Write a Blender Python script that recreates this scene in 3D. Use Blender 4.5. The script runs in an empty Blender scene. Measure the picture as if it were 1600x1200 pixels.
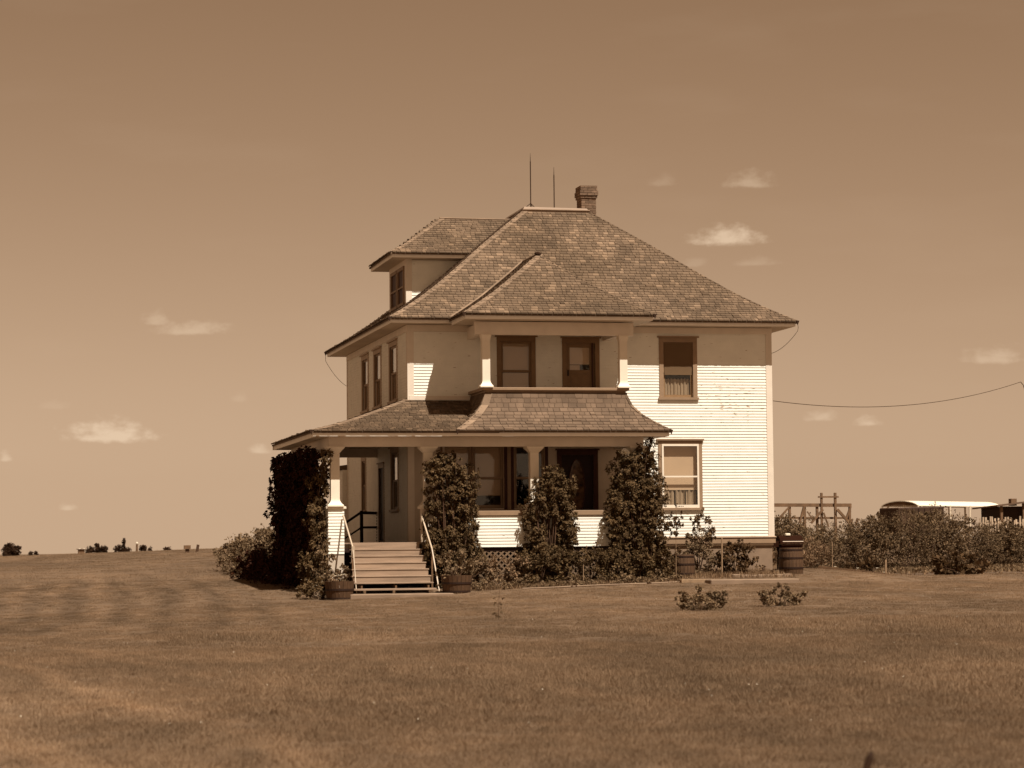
import bpy, math, random
import numpy as np
from mathutils import Vector, Matrix

# ------------------------------------------------------------------ camera, sky, sun, exposure
SC = bpy.context.scene
COL = SC.collection
rnd = random.Random(11)
nrng = np.random.default_rng(5)

F_PX, YAW, PITCH, ROLL = 3987.3, 0.21308, 0.06479, 0.009225
CAM = Vector((-12.209, -70.131, 0.6766))
cd = bpy.data.cameras.new("camera")
cd.sensor_fit = 'HORIZONTAL'; cd.sensor_width = 36.0
cd.lens = 36.0 * F_PX / 1600.0
cd.clip_start = 0.5; cd.clip_end = 30000
cam = bpy.data.objects.new("camera", cd); COL.objects.link(cam); SC.camera = cam
fwd = Vector((math.sin(YAW) * math.cos(PITCH), math.cos(YAW) * math.cos(PITCH), math.sin(PITCH)))
rt = Vector((math.cos(YAW), -math.sin(YAW), 0)); up = rt.cross(fwd)
r2 = rt * math.cos(ROLL) - up * math.sin(ROLL); u2 = up * math.cos(ROLL) + rt * math.sin(ROLL)
M = Matrix((r2, u2, -fwd)).transposed().to_4x4(); M.translation = CAM
cam.matrix_world = M
cd.dof.use_dof = True; cd.dof.focus_distance = 73.0; cd.dof.aperture_fstop = 3.4

SUN_AZ = math.radians(153.4); SUN_EL = math.radians(60.2)     # azimuth clockwise from +Y
sun_dir = Vector((math.sin(SUN_AZ) * math.cos(SUN_EL), math.cos(SUN_AZ) * math.cos(SUN_EL), math.sin(SUN_EL)))
sl = bpy.data.lights.new("sun", 'SUN'); sl.energy = 5.0; sl.angle = math.radians(0.53); sl.color = (1.0, 0.91, 0.78)
so = bpy.data.objects.new("sun", sl); COL.objects.link(so)
so.rotation_euler = sun_dir.to_track_quat('Z', 'Y').to_euler(); so.location = sun_dir * 200

SC.view_settings.view_transform = 'Standard'; SC.view_settings.look = 'None'
SC.view_settings.gamma = 1.0; SC.view_settings.use_curve_mapping = False
SC.view_settings.exposure = 0.56
SC.cycles.max_bounces = 6; SC.cycles.transparent_max_bounces = 12
SC.cycles.use_denoising = True

CLOUDS = [(0.2992, 0.1217, 0.0155, 0.0043, 0.8), (0.307, 0.1431, 0.0105, 0.0035, 0.35), (0.2731, 0.1436, 0.0063, 0.0025, 0.15),
          (0.0881, 0.0873, 0.015, 0.003, 0.45), (0.074, 0.0908, 0.0055, 0.003, 0.35), (0.0566, 0.0471, 0.0176, 0.0048, 1.0),
          (0.0167, 0.0376, 0.0025, 0.0023, 0.6), (0.1141, 0.0404, 0.0045, 0.0025, 0.6), (0.0407, 0.018, 0.0035, 0.0015, 0.5),
          (0.4008, 0.073, 0.0125, 0.0035, 0.45), (0.3334, 0.0508, 0.007, 0.0023, 0.5), (0.3514, 0.0487, 0.0055, 0.0023, 0.6),
          (0.309, 0.1115, 0.01, 0.002, 0.2), (0.2852, 0.1115, 0.0063, 0.002, 0.15), (0.0353, 0.0575, 0.0063, 0.002, 0.12),
          (0.1067, 0.0604, 0.003, 0.0025, 0.15), (-0.06, 0.08, 0.02, 0.005, 0.6), (0.52, 0.06, 0.02, 0.004, 0.6), (0.47, 0.10, 0.012, 0.003, 0.4)]
W = bpy.data.worlds.new("World"); SC.world = W; W.use_nodes = True
nt = W.node_tree; nt.nodes.clear()
def wn(t, **k):
    n = nt.nodes.new(t)
    for a, b in k.items(): setattr(n, a, b)
    return n
def wl(a, b): nt.links.new(a, b)
def wm(op, a, b=None, c=None, clamp=False):
    n = wn('ShaderNodeMath', operation=op); n.use_clamp = clamp
    for i, v in enumerate((a, b, c)):
        if v is None: continue
        if isinstance(v, (int, float)): n.inputs[i].default_value = v
        else: wl(v, n.inputs[i])
    return n.outputs[0]
SKY_STRENGTH = 0.10
tc = wn('ShaderNodeTexCoord'); sx = wn('ShaderNodeSeparateXYZ'); wl(tc.outputs['Generated'], sx.inputs[0])
zc = wm('MAXIMUM', sx.outputs[2], 0.03)
cx = wn('ShaderNodeCombineXYZ'); wl(sx.outputs[0], cx.inputs[0]); wl(sx.outputs[1], cx.inputs[1]); wl(zc, cx.inputs[2])
sky = wn('ShaderNodeTexSky', sky_type='NISHITA'); sky.sun_disc = False
sky.sun_elevation = SUN_EL; sky.sun_rotation = SUN_AZ; sky.altitude = 600; sky.air_density = 1.0; sky.dust_density = 0.9; sky.ozone_density = 1.0
wl(cx.outputs[0], sky.inputs[0])
bw = wn('ShaderNodeRGBToBW'); wl(sky.outputs[0], bw.inputs[0])
SKY_GAIN, SKY_POW = 0.615, 1.0
L = wm('MULTIPLY', bw.outputs[0], SKY_STRENGTH)
L = wm('MULTIPLY', wm('POWER', L, SKY_POW), SKY_GAIN)
Gc = wm('MULTIPLY', wm('POWER', L, 1.206), 0.825); Bc = wm('MULTIPLY', wm('POWER', L, 1.407), 0.638)
cc = wn('ShaderNodeCombineXYZ'); wl(L, cc.inputs[0]); wl(Gc, cc.inputs[1]); wl(Bc, cc.inputs[2])
az = wm('ARCTAN2', sx.outputs[0], sx.outputs[1]); el = wm('ARCSINE', sx.outputs[2])
cv = wn('ShaderNodeCombineXYZ'); wl(az, cv.inputs[0]); wl(wm('MULTIPLY', el, 1.7), cv.inputs[1])
nz = wn('ShaderNodeTexNoise'); nz.inputs['Scale'].default_value = 150; nz.inputs['Detail'].default_value = 6; nz.inputs['Roughness'].default_value = 0.6
wl(cv.outputs[0], nz.inputs['Vector'])
mask = None
for (a0, e0, w_, h_, s_) in CLOUDS:
    w_ *= 1.1; h_ *= 1.2; s_ *= 1.08
    du = wm('MULTIPLY', wm('SUBTRACT', az, a0), 1 / w_)
    dv = wm('MULTIPLY', wm('SUBTRACT', el, e0 - h_ * 0.45), 1 / h_)
    dv = wm('MAXIMUM', wm('MULTIPLY', dv, 0.72), wm('MULTIPLY', dv, -2.6))
    d = wm('SQRT', wm('ADD', wm('MULTIPLY', du, du), wm('MULTIPLY', dv, dv)))
    m = wm('SUBTRACT', wm('ADD', wm('MULTIPLY', nz.outputs[0], 1.7), 0.15), d)
    mr = wn('ShaderNodeMapRange', interpolation_type='SMOOTHSTEP'); wl(m, mr.inputs[0]); mr.inputs[1].default_value = -0.1; mr.inputs[2].default_value = 0.95
    m = wm('MULTIPLY', mr.outputs[0], s_)
    mask = m if mask is None else wm('MAXIMUM', mask, m)
thin = wn('ShaderNodeTexNoise'); thin.inputs['Scale'].default_value = 9; thin.inputs['Detail'].default_value = 4
cv2 = wn('ShaderNodeCombineXYZ'); wl(az, cv2.inputs[0]); wl(wm('MULTIPLY', el, 4.0), cv2.inputs[1]); wl(cv2.outputs[0], thin.inputs['Vector'])
veil = wm('MULTIPLY', wm('MAXIMUM', wm('SUBTRACT', thin.outputs[0], 0.54), 0.0), 0.2)
mask = wm('MAXIMUM', mask, veil)
mx = wn('ShaderNodeMix', data_type='RGBA'); wl(mask, mx.inputs[0]); wl(cc.outputs[0], mx.inputs[6]); mx.inputs[7].default_value = (0.52, 0.385, 0.265, 1)
dv_ = wn('ShaderNodeVectorMath', operation='SCALE'); wl(mx.outputs[2], dv_.inputs[0]); dv_.inputs[3].default_value = 1 / SKY_STRENGTH
bg = wn('ShaderNodeBackground'); wl(dv_.outputs[0], bg.inputs[0]); bg.inputs[1].default_value = SKY_STRENGTH
wo = wn('ShaderNodeOutputWorld'); wl(bg.outputs[0], wo.inputs[0])

# ------------------------------------------------------------------ materials
MATS = {}
def mat(name, col, rough=0.8, var=0.25, scale=4.0, island=0.0, stretch=(1, 1, 1), bump=0.0, bscale=40, spots=None, trans=0.0, metallic=0.0, objrnd=0.0, col2=None, spec=0.3, outl=0, peel=None):
    m = bpy.data.materials.new(name); m.use_nodes = True; t = m.node_tree; t.nodes.clear()
    def n(k, **a):
        x = t.nodes.new(k)
        for p, q in a.items(): setattr(x, p, q)
        return x
    out = n('ShaderNodeOutputMaterial'); b = n('ShaderNodeBsdfPrincipled')
    b.inputs['Roughness'].default_value = rough; b.inputs['Metallic'].default_value = metallic
    b.inputs['Specular IOR Level'].default_value = spec
    geo = n('ShaderNodeNewGeometry'); mp = n('ShaderNodeVectorMath', operation='MULTIPLY'); mp.inputs[1].default_value = stretch
    t.links.new(geo.outputs['Position'], mp.inputs[0])
    nz = n('ShaderNodeTexNoise'); nz.inputs['Scale'].default_value = scale; nz.inputs['Detail'].default_value = 5
    t.links.new(mp.outputs[0], nz.inputs['Vector'])
    # brightness factor
    f = n('ShaderNodeMapRange'); t.links.new(nz.outputs[0], f.inputs[0]); f.inputs[1].default_value = 0.3; f.inputs[2].default_value = 0.7
    f.inputs[3].default_value = 1 - var; f.inputs[4].default_value = 1 + var
    fac = f.outputs[0]
    def mul(a, bb):
        q = n('ShaderNodeMath', operation='MULTIPLY'); t.links.new(a, q.inputs[0]); t.links.new(bb, q.inputs[1]); return q.outputs[0]
    if island:
        r = n('ShaderNodeMapRange'); t.links.new(geo.outputs['Random Per Island'], r.inputs[0]); r.inputs[3].default_value = 1 - island; r.inputs[4].default_value = 1 + island
        fac = mul(fac, r.outputs[0])
        if outl:
            gt = n('ShaderNodeMath', operation='GREATER_THAN'); gt.inputs[1].default_value = 0.91; t.links.new(geo.outputs['Random Per Island'], gt.inputs[0])
            ad = n('ShaderNodeMath', operation='MULTIPLY_ADD'); ad.inputs[1].default_value = outl; ad.inputs[2].default_value = 1.0; t.links.new(gt.outputs[0], ad.inputs[0]); fac = mul(fac, ad.outputs[0])
    if objrnd:
        oi = n('ShaderNodeObjectInfo'); r = n('ShaderNodeMapRange'); t.links.new(oi.outputs['Random'], r.inputs[0]); r.inputs[3].default_value = 1 - objrnd; r.inputs[4].default_value = 1 + objrnd
        fac = mul(fac, r.outputs[0])
    vm = n('ShaderNodeVectorMath', operation='SCALE'); vm.inputs[0].default_value = col[:3]; t.links.new(fac, vm.inputs[3])
    c = vm.outputs[0]
    if col2 is not None:
        n2 = n('ShaderNodeTexNoise'); n2.inputs['Scale'].default_value = scale * 0.23; n2.inputs['Detail'].default_value = 3; t.links.new(mp.outputs[0], n2.inputs['Vector'])
        r2_ = n('ShaderNodeMapRange'); t.links.new(n2.outputs[0], r2_.inputs[0]); r2_.inputs[1].default_value = 0.42; r2_.inputs[2].default_value = 0.6
        v2 = n('ShaderNodeVectorMath', operation='SCALE'); v2.inputs[0].default_value = col2[:3]; t.links.new(fac, v2.inputs[3])
        q = n('ShaderNodeMix', data_type='RGBA'); t.links.new(r2_.outputs[0], q.inputs[0]); t.links.new(c, q.inputs[6]); t.links.new(v2.outputs[0], q.inputs[7]); c = q.outputs[2]
    if spots:
        sc_, thr, scol, st = spots
        n3 = n('ShaderNodeTexNoise'); n3.inputs['Scale'].default_value = sc_; n3.inputs['Detail'].default_value = 6
        m3 = n('ShaderNodeVectorMath', operation='MULTIPLY'); m3.inputs[1].default_value = st; t.links.new(geo.outputs['Position'], m3.inputs[0]); t.links.new(m3.outputs[0], n3.inputs['Vector'])
        r3 = n('ShaderNodeMapRange'); v3 = n3.outputs[0]
        if peel:      # old paint comes off in one area of the wall: more bare flakes there
            ds = n('ShaderNodeVectorMath', operation='SUBTRACT'); ds.inputs[1].default_value = peel[0]; t.links.new(geo.outputs['Position'], ds.inputs[0])
            dm = n('ShaderNodeVectorMath', operation='MULTIPLY'); dm.inputs[1].default_value = peel[1]; t.links.new(ds.outputs[0], dm.inputs[0])
            ln = n('ShaderNodeVectorMath', operation='LENGTH'); t.links.new(dm.outputs[0], ln.inputs[0])
            rr = n('ShaderNodeMapRange'); t.links.new(ln.outputs['Value'], rr.inputs[0]); rr.inputs[1].default_value = 0.5; rr.inputs[2].default_value = 1.0; rr.inputs[3].default_value = peel[2]; rr.inputs[4].default_value = 0.0
            av = n('ShaderNodeMath', operation='ADD'); t.links.new(v3, av.inputs[0]); t.links.new(rr.outputs[0], av.inputs[1]); v3 = av.outputs[0]
        t.links.new(v3, r3.inputs[0]); r3.inputs[1].default_value = thr; r3.inputs[2].default_value = thr + 0.03
        q = n('ShaderNodeMix', data_type='RGBA'); t.links.new(r3.outputs[0], q.inputs[0]); t.links.new(c, q.inputs[6]); q.inputs[7].default_value = (*scol, 1); c = q.outputs[2]
    t.links.new(c, b.inputs['Base Color'])
    if bump:
        bn = n('ShaderNodeTexNoise'); bn.inputs['Scale'].default_value = bscale; bn.inputs['Detail'].default_value = 4
        t.links.new(mp.outputs[0], bn.inputs['Vector'])
        bb = n('ShaderNodeBump'); bb.inputs['Strength'].default_value = bump; bb.inputs['Distance'].default_value = 0.02
        t.links.new(bn.outputs[0], bb.inputs['Height']); t.links.new(bb.outputs[0], b.inputs['Normal'])
    sh = b.outputs[0]
    if trans:
        tr = n('ShaderNodeBsdfTranslucent'); t.links.new(c, tr.inputs[0]); ms = n('ShaderNodeMixShader'); ms.inputs[0].default_value = trans
        t.links.new(sh, ms.inputs[1]); t.links.new(tr.outputs[0], ms.inputs[2]); sh = ms.outputs[0]
    t.links.new(sh, out.inputs[0])
    MATS[name] = m; return m

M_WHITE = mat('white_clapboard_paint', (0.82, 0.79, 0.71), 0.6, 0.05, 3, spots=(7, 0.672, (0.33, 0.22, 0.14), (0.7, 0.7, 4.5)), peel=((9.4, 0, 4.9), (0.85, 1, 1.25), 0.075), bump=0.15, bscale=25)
M_TRIM = mat('cream_trim_paint', (0.72, 0.63, 0.53), 0.6, 0.05, 3, bump=0.1)
M_POST = mat('white_post_paint', (0.78, 0.69, 0.57), 0.6, 0.04, 3)
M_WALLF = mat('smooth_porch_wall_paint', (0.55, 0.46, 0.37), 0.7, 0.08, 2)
M_BROWN = mat('brown_trim_paint', (0.225, 0.135, 0.068), 0.6, 0.08, 6)
M_SIDEC = mat('tan_side_casing_paint', (0.40, 0.29, 0.20), 0.6, 0.08, 6)
M_TAUPE = mat('taupe_casing_paint', (0.28, 0.185, 0.115), 0.6, 0.08, 6)
M_DKCASE = mat('dark_casing_paint', (0.05, 0.012, 0.004), 0.6, 0.1, 6)
M_DOOR = mat('dark_door_varnish', (0.018, 0.004, 0.002), 0.6, 0.2, 5)
M_SHADE = mat('roller_blind_cloth', (0.55, 0.43, 0.32), 0.8, 0.03, 2)
M_SHADE2 = mat('tan_blind_cloth', (0.62, 0.50, 0.38), 0.8, 0.03, 2)
M_SCREEN = mat('dark_window_screen', (0.135, 0.082, 0.042), 0.9, 0.08, 3)
M_LACE = mat('white_lace_curtain', (0.52, 0.43, 0.33), 0.9, 0.05, 3, trans=0.3)
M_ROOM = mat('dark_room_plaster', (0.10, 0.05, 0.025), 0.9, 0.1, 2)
M_SHING = mat('weathered_cedar_shingle', (0.119, 0.080, 0.051), 0.9, 0.20, 1.5, island=0.22, bump=0.4, bscale=60, col2=(0.150, 0.102, 0.067), spec=0.15, outl=0.26)
M_SHINGP = mat('skirt_cedar_shingle', (0.132, 0.089, 0.060), 0.9, 0.16, 2.3, objrnd=0.20, bump=0.4, bscale=60, spec=0.15)
M_RIDGE = mat('ridge_cap_shingle', (0.215, 0.148, 0.100), 0.85, 0.12, 3, island=0.16, bump=0.3, spec=0.15)
M_DECKROOF = mat('deck_roof_metal', (0.26, 0.175, 0.115), 0.6, 0.1, 1)
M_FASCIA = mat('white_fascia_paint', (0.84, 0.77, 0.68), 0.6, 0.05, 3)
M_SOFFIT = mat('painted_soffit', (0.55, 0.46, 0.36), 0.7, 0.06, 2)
M_BRICK = mat('chimney_brick', (0.185, 0.122, 0.082), 0.9, 0.2, 7, objrnd=0.25, bump=0.4, spec=0.1)
M_MORTAR = mat('chimney_mortar', (0.24, 0.165, 0.11), 0.95, 0.15, 9)
M_CONC = mat('weathered_concrete', (0.225, 0.155, 0.105), 0.9, 0.14, 2.5, bump=0.3, bscale=30)
M_STEP = mat('weathered_step_wood', (0.29, 0.205, 0.145), 0.8, 0.22, 3, objrnd=0.08, stretch=(0.4, 4, 4), bump=0.2)
M_METALR = mat('white_pipe_rail', (0.42, 0.33, 0.24), 0.5, 0.05, 3)
M_DKWOOD = mat('dark_stained_wood', (0.020, 0.006, 0.002), 0.7, 0.2, 4)
M_LATT = mat('lattice_lath_wood', (0.17, 0.11, 0.068), 0.8, 0.15, 5)
M_BARREL = mat('old_barrel_oak', (0.078, 0.040, 0.019), 0.75, 0.25, 5, stretch=(6, 6, 1), island=0.25, bump=0.3)
M_HOOP = mat('rusty_barrel_hoop', (0.022, 0.009, 0.005), 0.6, 0.2, 9)
M_SOIL = mat('dark_garden_soil', (0.055, 0.028, 0.014), 0.95, 0.3, 3, bump=0.5)
M_SOIL2 = mat('dry_garden_soil', (0.085, 0.052, 0.031), 0.95, 0.3, 1.5, bump=0.6, bscale=12)
M_IRON = mat('dark_iron', (0.035, 0.016, 0.008), 0.5, 0.2, 8, metallic=0.0)
M_BLACK = mat('black_enamel', (0.022, 0.008, 0.004), 0.8, 0.1, 8, spec=0.03)
M_WIRE = mat('old_cable', (0.05, 0.025, 0.012), 0.7, 0.1, 5)
M_TIMBER = mat('weathered_timber', (0.15, 0.085, 0.045), 0.85, 0.25, 4, bump=0.3)
M_TANK = mat('dark_painted_trailer', (0.045, 0.022, 0.011), 0.7, 0.45, 0.9, stretch=(1, 1, .3))
M_TIN = mat('white_tin_roof', (0.78, 0.69, 0.55), 0.5, 0.05, 1)
M_CREAM = mat('white_shelter_frame', (0.6, 0.5, 0.38), 0.6, 0.08, 1)
M_SHED = mat('dark_shed_board', (0.03, 0.013, 0.006), 0.9, 0.2, 2)
M_SHEDR = mat('shed_roof_tin', (0.11, 0.065, 0.04), 0.8, 0.15, 2)
M_PICKET = mat('chalky_picket_paint', (0.40, 0.30, 0.21), 0.8, 0.3, 3, island=0.3)
M_STEM = mat('woody_stem', (0.07, 0.035, 0.018), 0.9, 0.2, 9)
M_PETAL = mat('pale_petal', (0.75, 0.66, 0.52), 0.7, 0.05, 9)
M_STAKE = mat('pale_garden_stake', (0.26, 0.17, 0.10), 0.8, 0.2, 9)
def leafmat(name, c, isl=0.35, tr=0.25, rough=0.55, var=0.25):
    return mat(name, c, 0.7, var, 2.2, island=isl, trans=tr, spec=0.12)
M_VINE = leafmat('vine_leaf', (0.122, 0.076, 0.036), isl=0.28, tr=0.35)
M_VINED = leafmat('shade_toned_leaf', (0.036, 0.010, 0.003), tr=0.08)  # west-side shade put into the leaf colour, for curtain and near shrubs
M_SHRUB = leafmat('shrub_leaf', (0.170, 0.112, 0.063))
M_HEDGE = leafmat('hedge_leaf', (0.140, 0.090, 0.049), var=0.3)
M_DKLEAF = leafmat('dark_broad_leaf', (0.085, 0.048, 0.022))
M_PALEPL = leafmat('pale_feathery_leaf', (0.21, 0.132, 0.076))
M_GRASSY = leafmat('bed_grass_leaf', (0.22, 0.14, 0.08))
M_FARTREE = leafmat('far_tree_leaf', (0.050, 0.025, 0.013))

def glassmat():
    m = bpy.data.materials.new('window_glass'); m.use_nodes = True; t = m.node_tree; t.nodes.clear()
    o = t.nodes.new('ShaderNodeOutputMaterial'); g = t.nodes.new('ShaderNodeBsdfGlossy'); g.inputs['Roughness'].default_value = 0.04
    tr = t.nodes.new('ShaderNodeBsdfTransparent'); tr.inputs[0].default_value = (0.95, 0.92, 0.88, 1)
    lw = t.nodes.new('ShaderNodeLayerWeight'); pw = t.nodes.new('ShaderNodeMath'); pw.operation = 'POWER'; pw.inputs[1].default_value = 4.5; t.links.new(lw.outputs['Facing'], pw.inputs[0])
    lw.inputs[0].default_value = 0.5
    mr = t.nodes.new('ShaderNodeMapRange'); t.links.new(pw.outputs[0], mr.inputs[0]); mr.inputs[3].default_value = 0.04; mr.inputs[4].default_value = 0.95
    nz = t.nodes.new('ShaderNodeTexNoise'); nz.inputs['Scale'].default_value = 1.7; b = t.nodes.new('ShaderNodeBump'); b.inputs['Strength'].default_value = 0.06; b.inputs['Distance'].default_value = 0.05
    geo = t.nodes.new('ShaderNodeNewGeometry'); t.links.new(geo.outputs['Position'], nz.inputs['Vector']); t.links.new(nz.outputs[0], b.inputs['Height']); t.links.new(b.outputs[0], g.inputs['Normal'])
    ms = t.nodes.new('ShaderNodeMixShader'); t.links.new(mr.outputs[0], ms.inputs[0]); t.links.new(tr.outputs[0], ms.inputs[1]); t.links.new(g.outputs[0], ms.inputs[2]); t.links.new(ms.outputs[0], o.inputs[0])
    return m
M_GLASS = glassmat()

def ground_color(t, n, geo):
    """shared colour network for soil/grass in world space: mowing bands on the left field, patches, tall-grass strip"""
    L = t.links.new
    sep = n('ShaderNodeSeparateXYZ'); L(geo.outputs['Position'], sep.inputs[0])
    flat = n('ShaderNodeCombineXYZ'); L(sep.outputs[0], flat.inputs[0]); L(sep.outputs[1], flat.inputs[1])
    def noise(scale, st=(1, 1, 1), detail=4, rough=0.55):
        v = n('ShaderNodeVectorMath', operation='MULTIPLY'); v.inputs[1].default_value = st; L(flat.outputs[0], v.inputs[0])
        q = n('ShaderNodeTexNoise'); q.inputs['Scale'].default_value = scale; q.inputs['Detail'].default_value = detail; q.inputs['Roughness'].default_value = rough
        L(v.outputs[0], q.inputs['Vector']); return q.outputs[0]
    def mr(a, lo, hi, x, y):
        q = n('ShaderNodeMapRange'); L(a, q.inputs[0]); q.inputs[1].default_value = lo; q.inputs[2].default_value = hi; q.inputs[3].default_value = x; q.inputs[4].default_value = y; return q.outputs[0]
    def m2(op, a, b):
        q = n('ShaderNodeMath', operation=op)
        for i, v in enumerate((a, b)):
            if isinstance(v, (int, float)): q.inputs[i].default_value = v
            else: L(v, q.inputs[i])
        return q.outputs[0]
    big = mr(noise(0.11, (1, 0.35, 1)), 0.35, 0.65, 0.86, 1.16)
    mid = mr(noise(0.55, (1, 0.35, 1)), 0.3, 0.7, 0.78, 1.20)
    fine = mr(noise(3.0, (1, 0.6, 1)), 0.3, 0.7, 0.84, 1.18)
    fac = m2('MULTIPLY', m2('MULTIPLY', big, mid), fine)
    # mown windrows: narrow bands running away beside the left of the house, bending gently
    yy = m2('MULTIPLY', sep.outputs[1], 0.053); y2 = m2('MULTIPLY', m2('MULTIPLY', sep.outputs[1], sep.outputs[1]), 0.0016)
    u = m2('ADD', m2('SUBTRACT', sep.outputs[0], yy), y2); wob = m2('MULTIPLY', noise(0.25, (1, 0.4, 1), 3), 1.8)
    st_ = m2('SINE', m2('MULTIPLY', m2('ADD', u, wob), 5.6), 0.0)
    left = mr(sep.outputs[0], -3.6, -6.0, 0, 1); back = m2('MULTIPLY', mr(sep.outputs[1], -27, -12, 0, 1), mr(sep.outputs[1], 22, 8, 0, 1))
    brk = mr(noise(0.4, (1, 0.3, 1), 3), 0.35, 0.6, 0.2, 1)
    amt = m2('MULTIPLY', m2('MULTIPLY', m2('MULTIPLY', left, back), brk), 0.20)
    fac = m2('MULTIPLY', fac, m2('ADD', 1.0, m2('MULTIPLY', st_, amt)))
    # darker mat of cut grass where the mower turned, left middle distance
    mat_ = m2('MULTIPLY', m2('MULTIPLY', left, back), mr(noise(0.18, (1, 0.4, 1), 3), 0.45, 0.62, 0, 1)); fac = m2('MULTIPLY', fac, m2('SUBTRACT', 1.0, m2('MULTIPLY', mat_, 0.16)))
    # pale curved tyre tracks in the left foreground
    v_ = m2('ADD', m2('ADD', sep.outputs[0], m2('MULTIPLY', sep.outputs[1], 0.13)), m2('MULTIPLY', noise(0.12, (1, 0.5, 1), 2), 3.0))
    tk = mr(m2('SINE', m2('MULTIPLY', v_, 3.3), 0.0), 0.45, 1.0, 0, 1); tk = m2('MULTIPLY', tk, m2('MULTIPLY', mr(sep.outputs[0], -8.3, -10.2, 0, 1), mr(sep.outputs[1], -22, -34, 0, 1)))
    fac = m2('MULTIPLY', fac, m2('ADD', 1.0, m2('MULTIPLY', tk, 0.24)))
    # dry, pale thin patch near left foreground
    dry = mr(noise(0.33, (1, 0.3, 1), 5, 0.65), 0.44, 0.60, 0, 1)
    dl = m2('MULTIPLY', dry, mr(sep.outputs[0], -9.5, -12.5, 0, 1))
    dl = m2('MULTIPLY', dl, mr(sep.outputs[1], -30, -42, 0, 1))
    fac = m2('MULTIPLY', fac, m2('ADD', 1.0, m2('MULTIPLY', dl, 0.22)))
    return fac, dl
def grassmat(name, c, dryc, isl, trans):
    m = bpy.data.materials.new(name); m.use_nodes = True; t = m.node_tree; t.nodes.clear()
    def n(k, **a):
        x = t.nodes.new(k)
        for p, q in a.items(): setattr(x, p, q)
        return x
    geo = n('ShaderNodeNewGeometry'); fac, dl = ground_color(t, n, geo)
    if isl:
        r = n('ShaderNodeMapRange'); t.links.new(geo.outputs['Random Per Island'], r.inputs[0]); r.inputs[3].default_value = 1 - isl; r.inputs[4].default_value = 1 + isl
        q = n('ShaderNodeMath', operation='MULTIPLY'); t.links.new(fac, q.inputs[0]); t.links.new(r.outputs[0], q.inputs[1]); fac = q.outputs[0]
    mixc = n('ShaderNodeMix', data_type='RGBA'); t.links.new(dl, mixc.inputs[0]); mixc.inputs[6].default_value = (*c, 1); mixc.inputs[7].default_value = (*dryc, 1)
    vm = n('ShaderNodeVectorMath', operation='SCALE'); t.links.new(mixc.outputs[2], vm.inputs[0]); t.links.new(fac, vm.inputs[3])
    b = n('ShaderNodeBsdfPrincipled'); b.inputs['Roughness'].default_value = 0.8; b.inputs['Specular IOR Level'].default_value = 0.15; t.links.new(vm.outputs[0], b.inputs['Base Color'])
    sh = b.outputs[0]
    if trans:
        tr = n('ShaderNodeBsdfTranslucent'); t.links.new(vm.outputs[0], tr.inputs[0]); ms = n('ShaderNodeMixShader'); ms.inputs[0].default_value = trans
        t.links.new(sh, ms.inputs[1]); t.links.new(tr.outputs[0], ms.inputs[2]); sh = ms.outputs[0]
    o = n('ShaderNodeOutputMaterial'); t.links.new(sh, o.inputs[0]); return m
M_GROUND = grassmat('dry_lawn_ground', (0.122, 0.079, 0.049), (0.15, 0.102, 0.066), 0, 0)
M_GRASS = grassmat('lawn_grass_blade', (0.282, 0.193, 0.121), (0.30, 0.220, 0.148), 0.10, 0.45)

# ------------------------------------------------------------------ helpers
WLOC = {}
def link(name, me, parent=None, m=None):
    o = bpy.data.objects.new(name, me); COL.objects.link(o)
    if m is not None and me is not None and not me.materials: me.materials.append(m)
    if parent is not None: o.parent = parent
    WLOC[o.name] = WLOC.get(parent.name, Vector()) if parent is not None else Vector()
    return o
def thing(name, loc, label, cat, group=None):
    o = bpy.data.objects.new(name, None); COL.objects.link(o); o.location = loc; o.empty_display_size = 0.3
    WLOC[o.name] = Vector(loc); o['label'] = label; o['category'] = cat
    if group: o['group'] = group
    return o
def tagt(o, label, cat, group=None):
    o['label'] = label; o['category'] = cat
    if group: o['group'] = group
    return o
def tag(o, label=None, cat=None, group=None, kind=None):
    if label: o['label'] = label
    if cat: o['category'] = cat
    if group: o['group'] = group
    if kind: o['kind'] = kind
    return o

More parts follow.
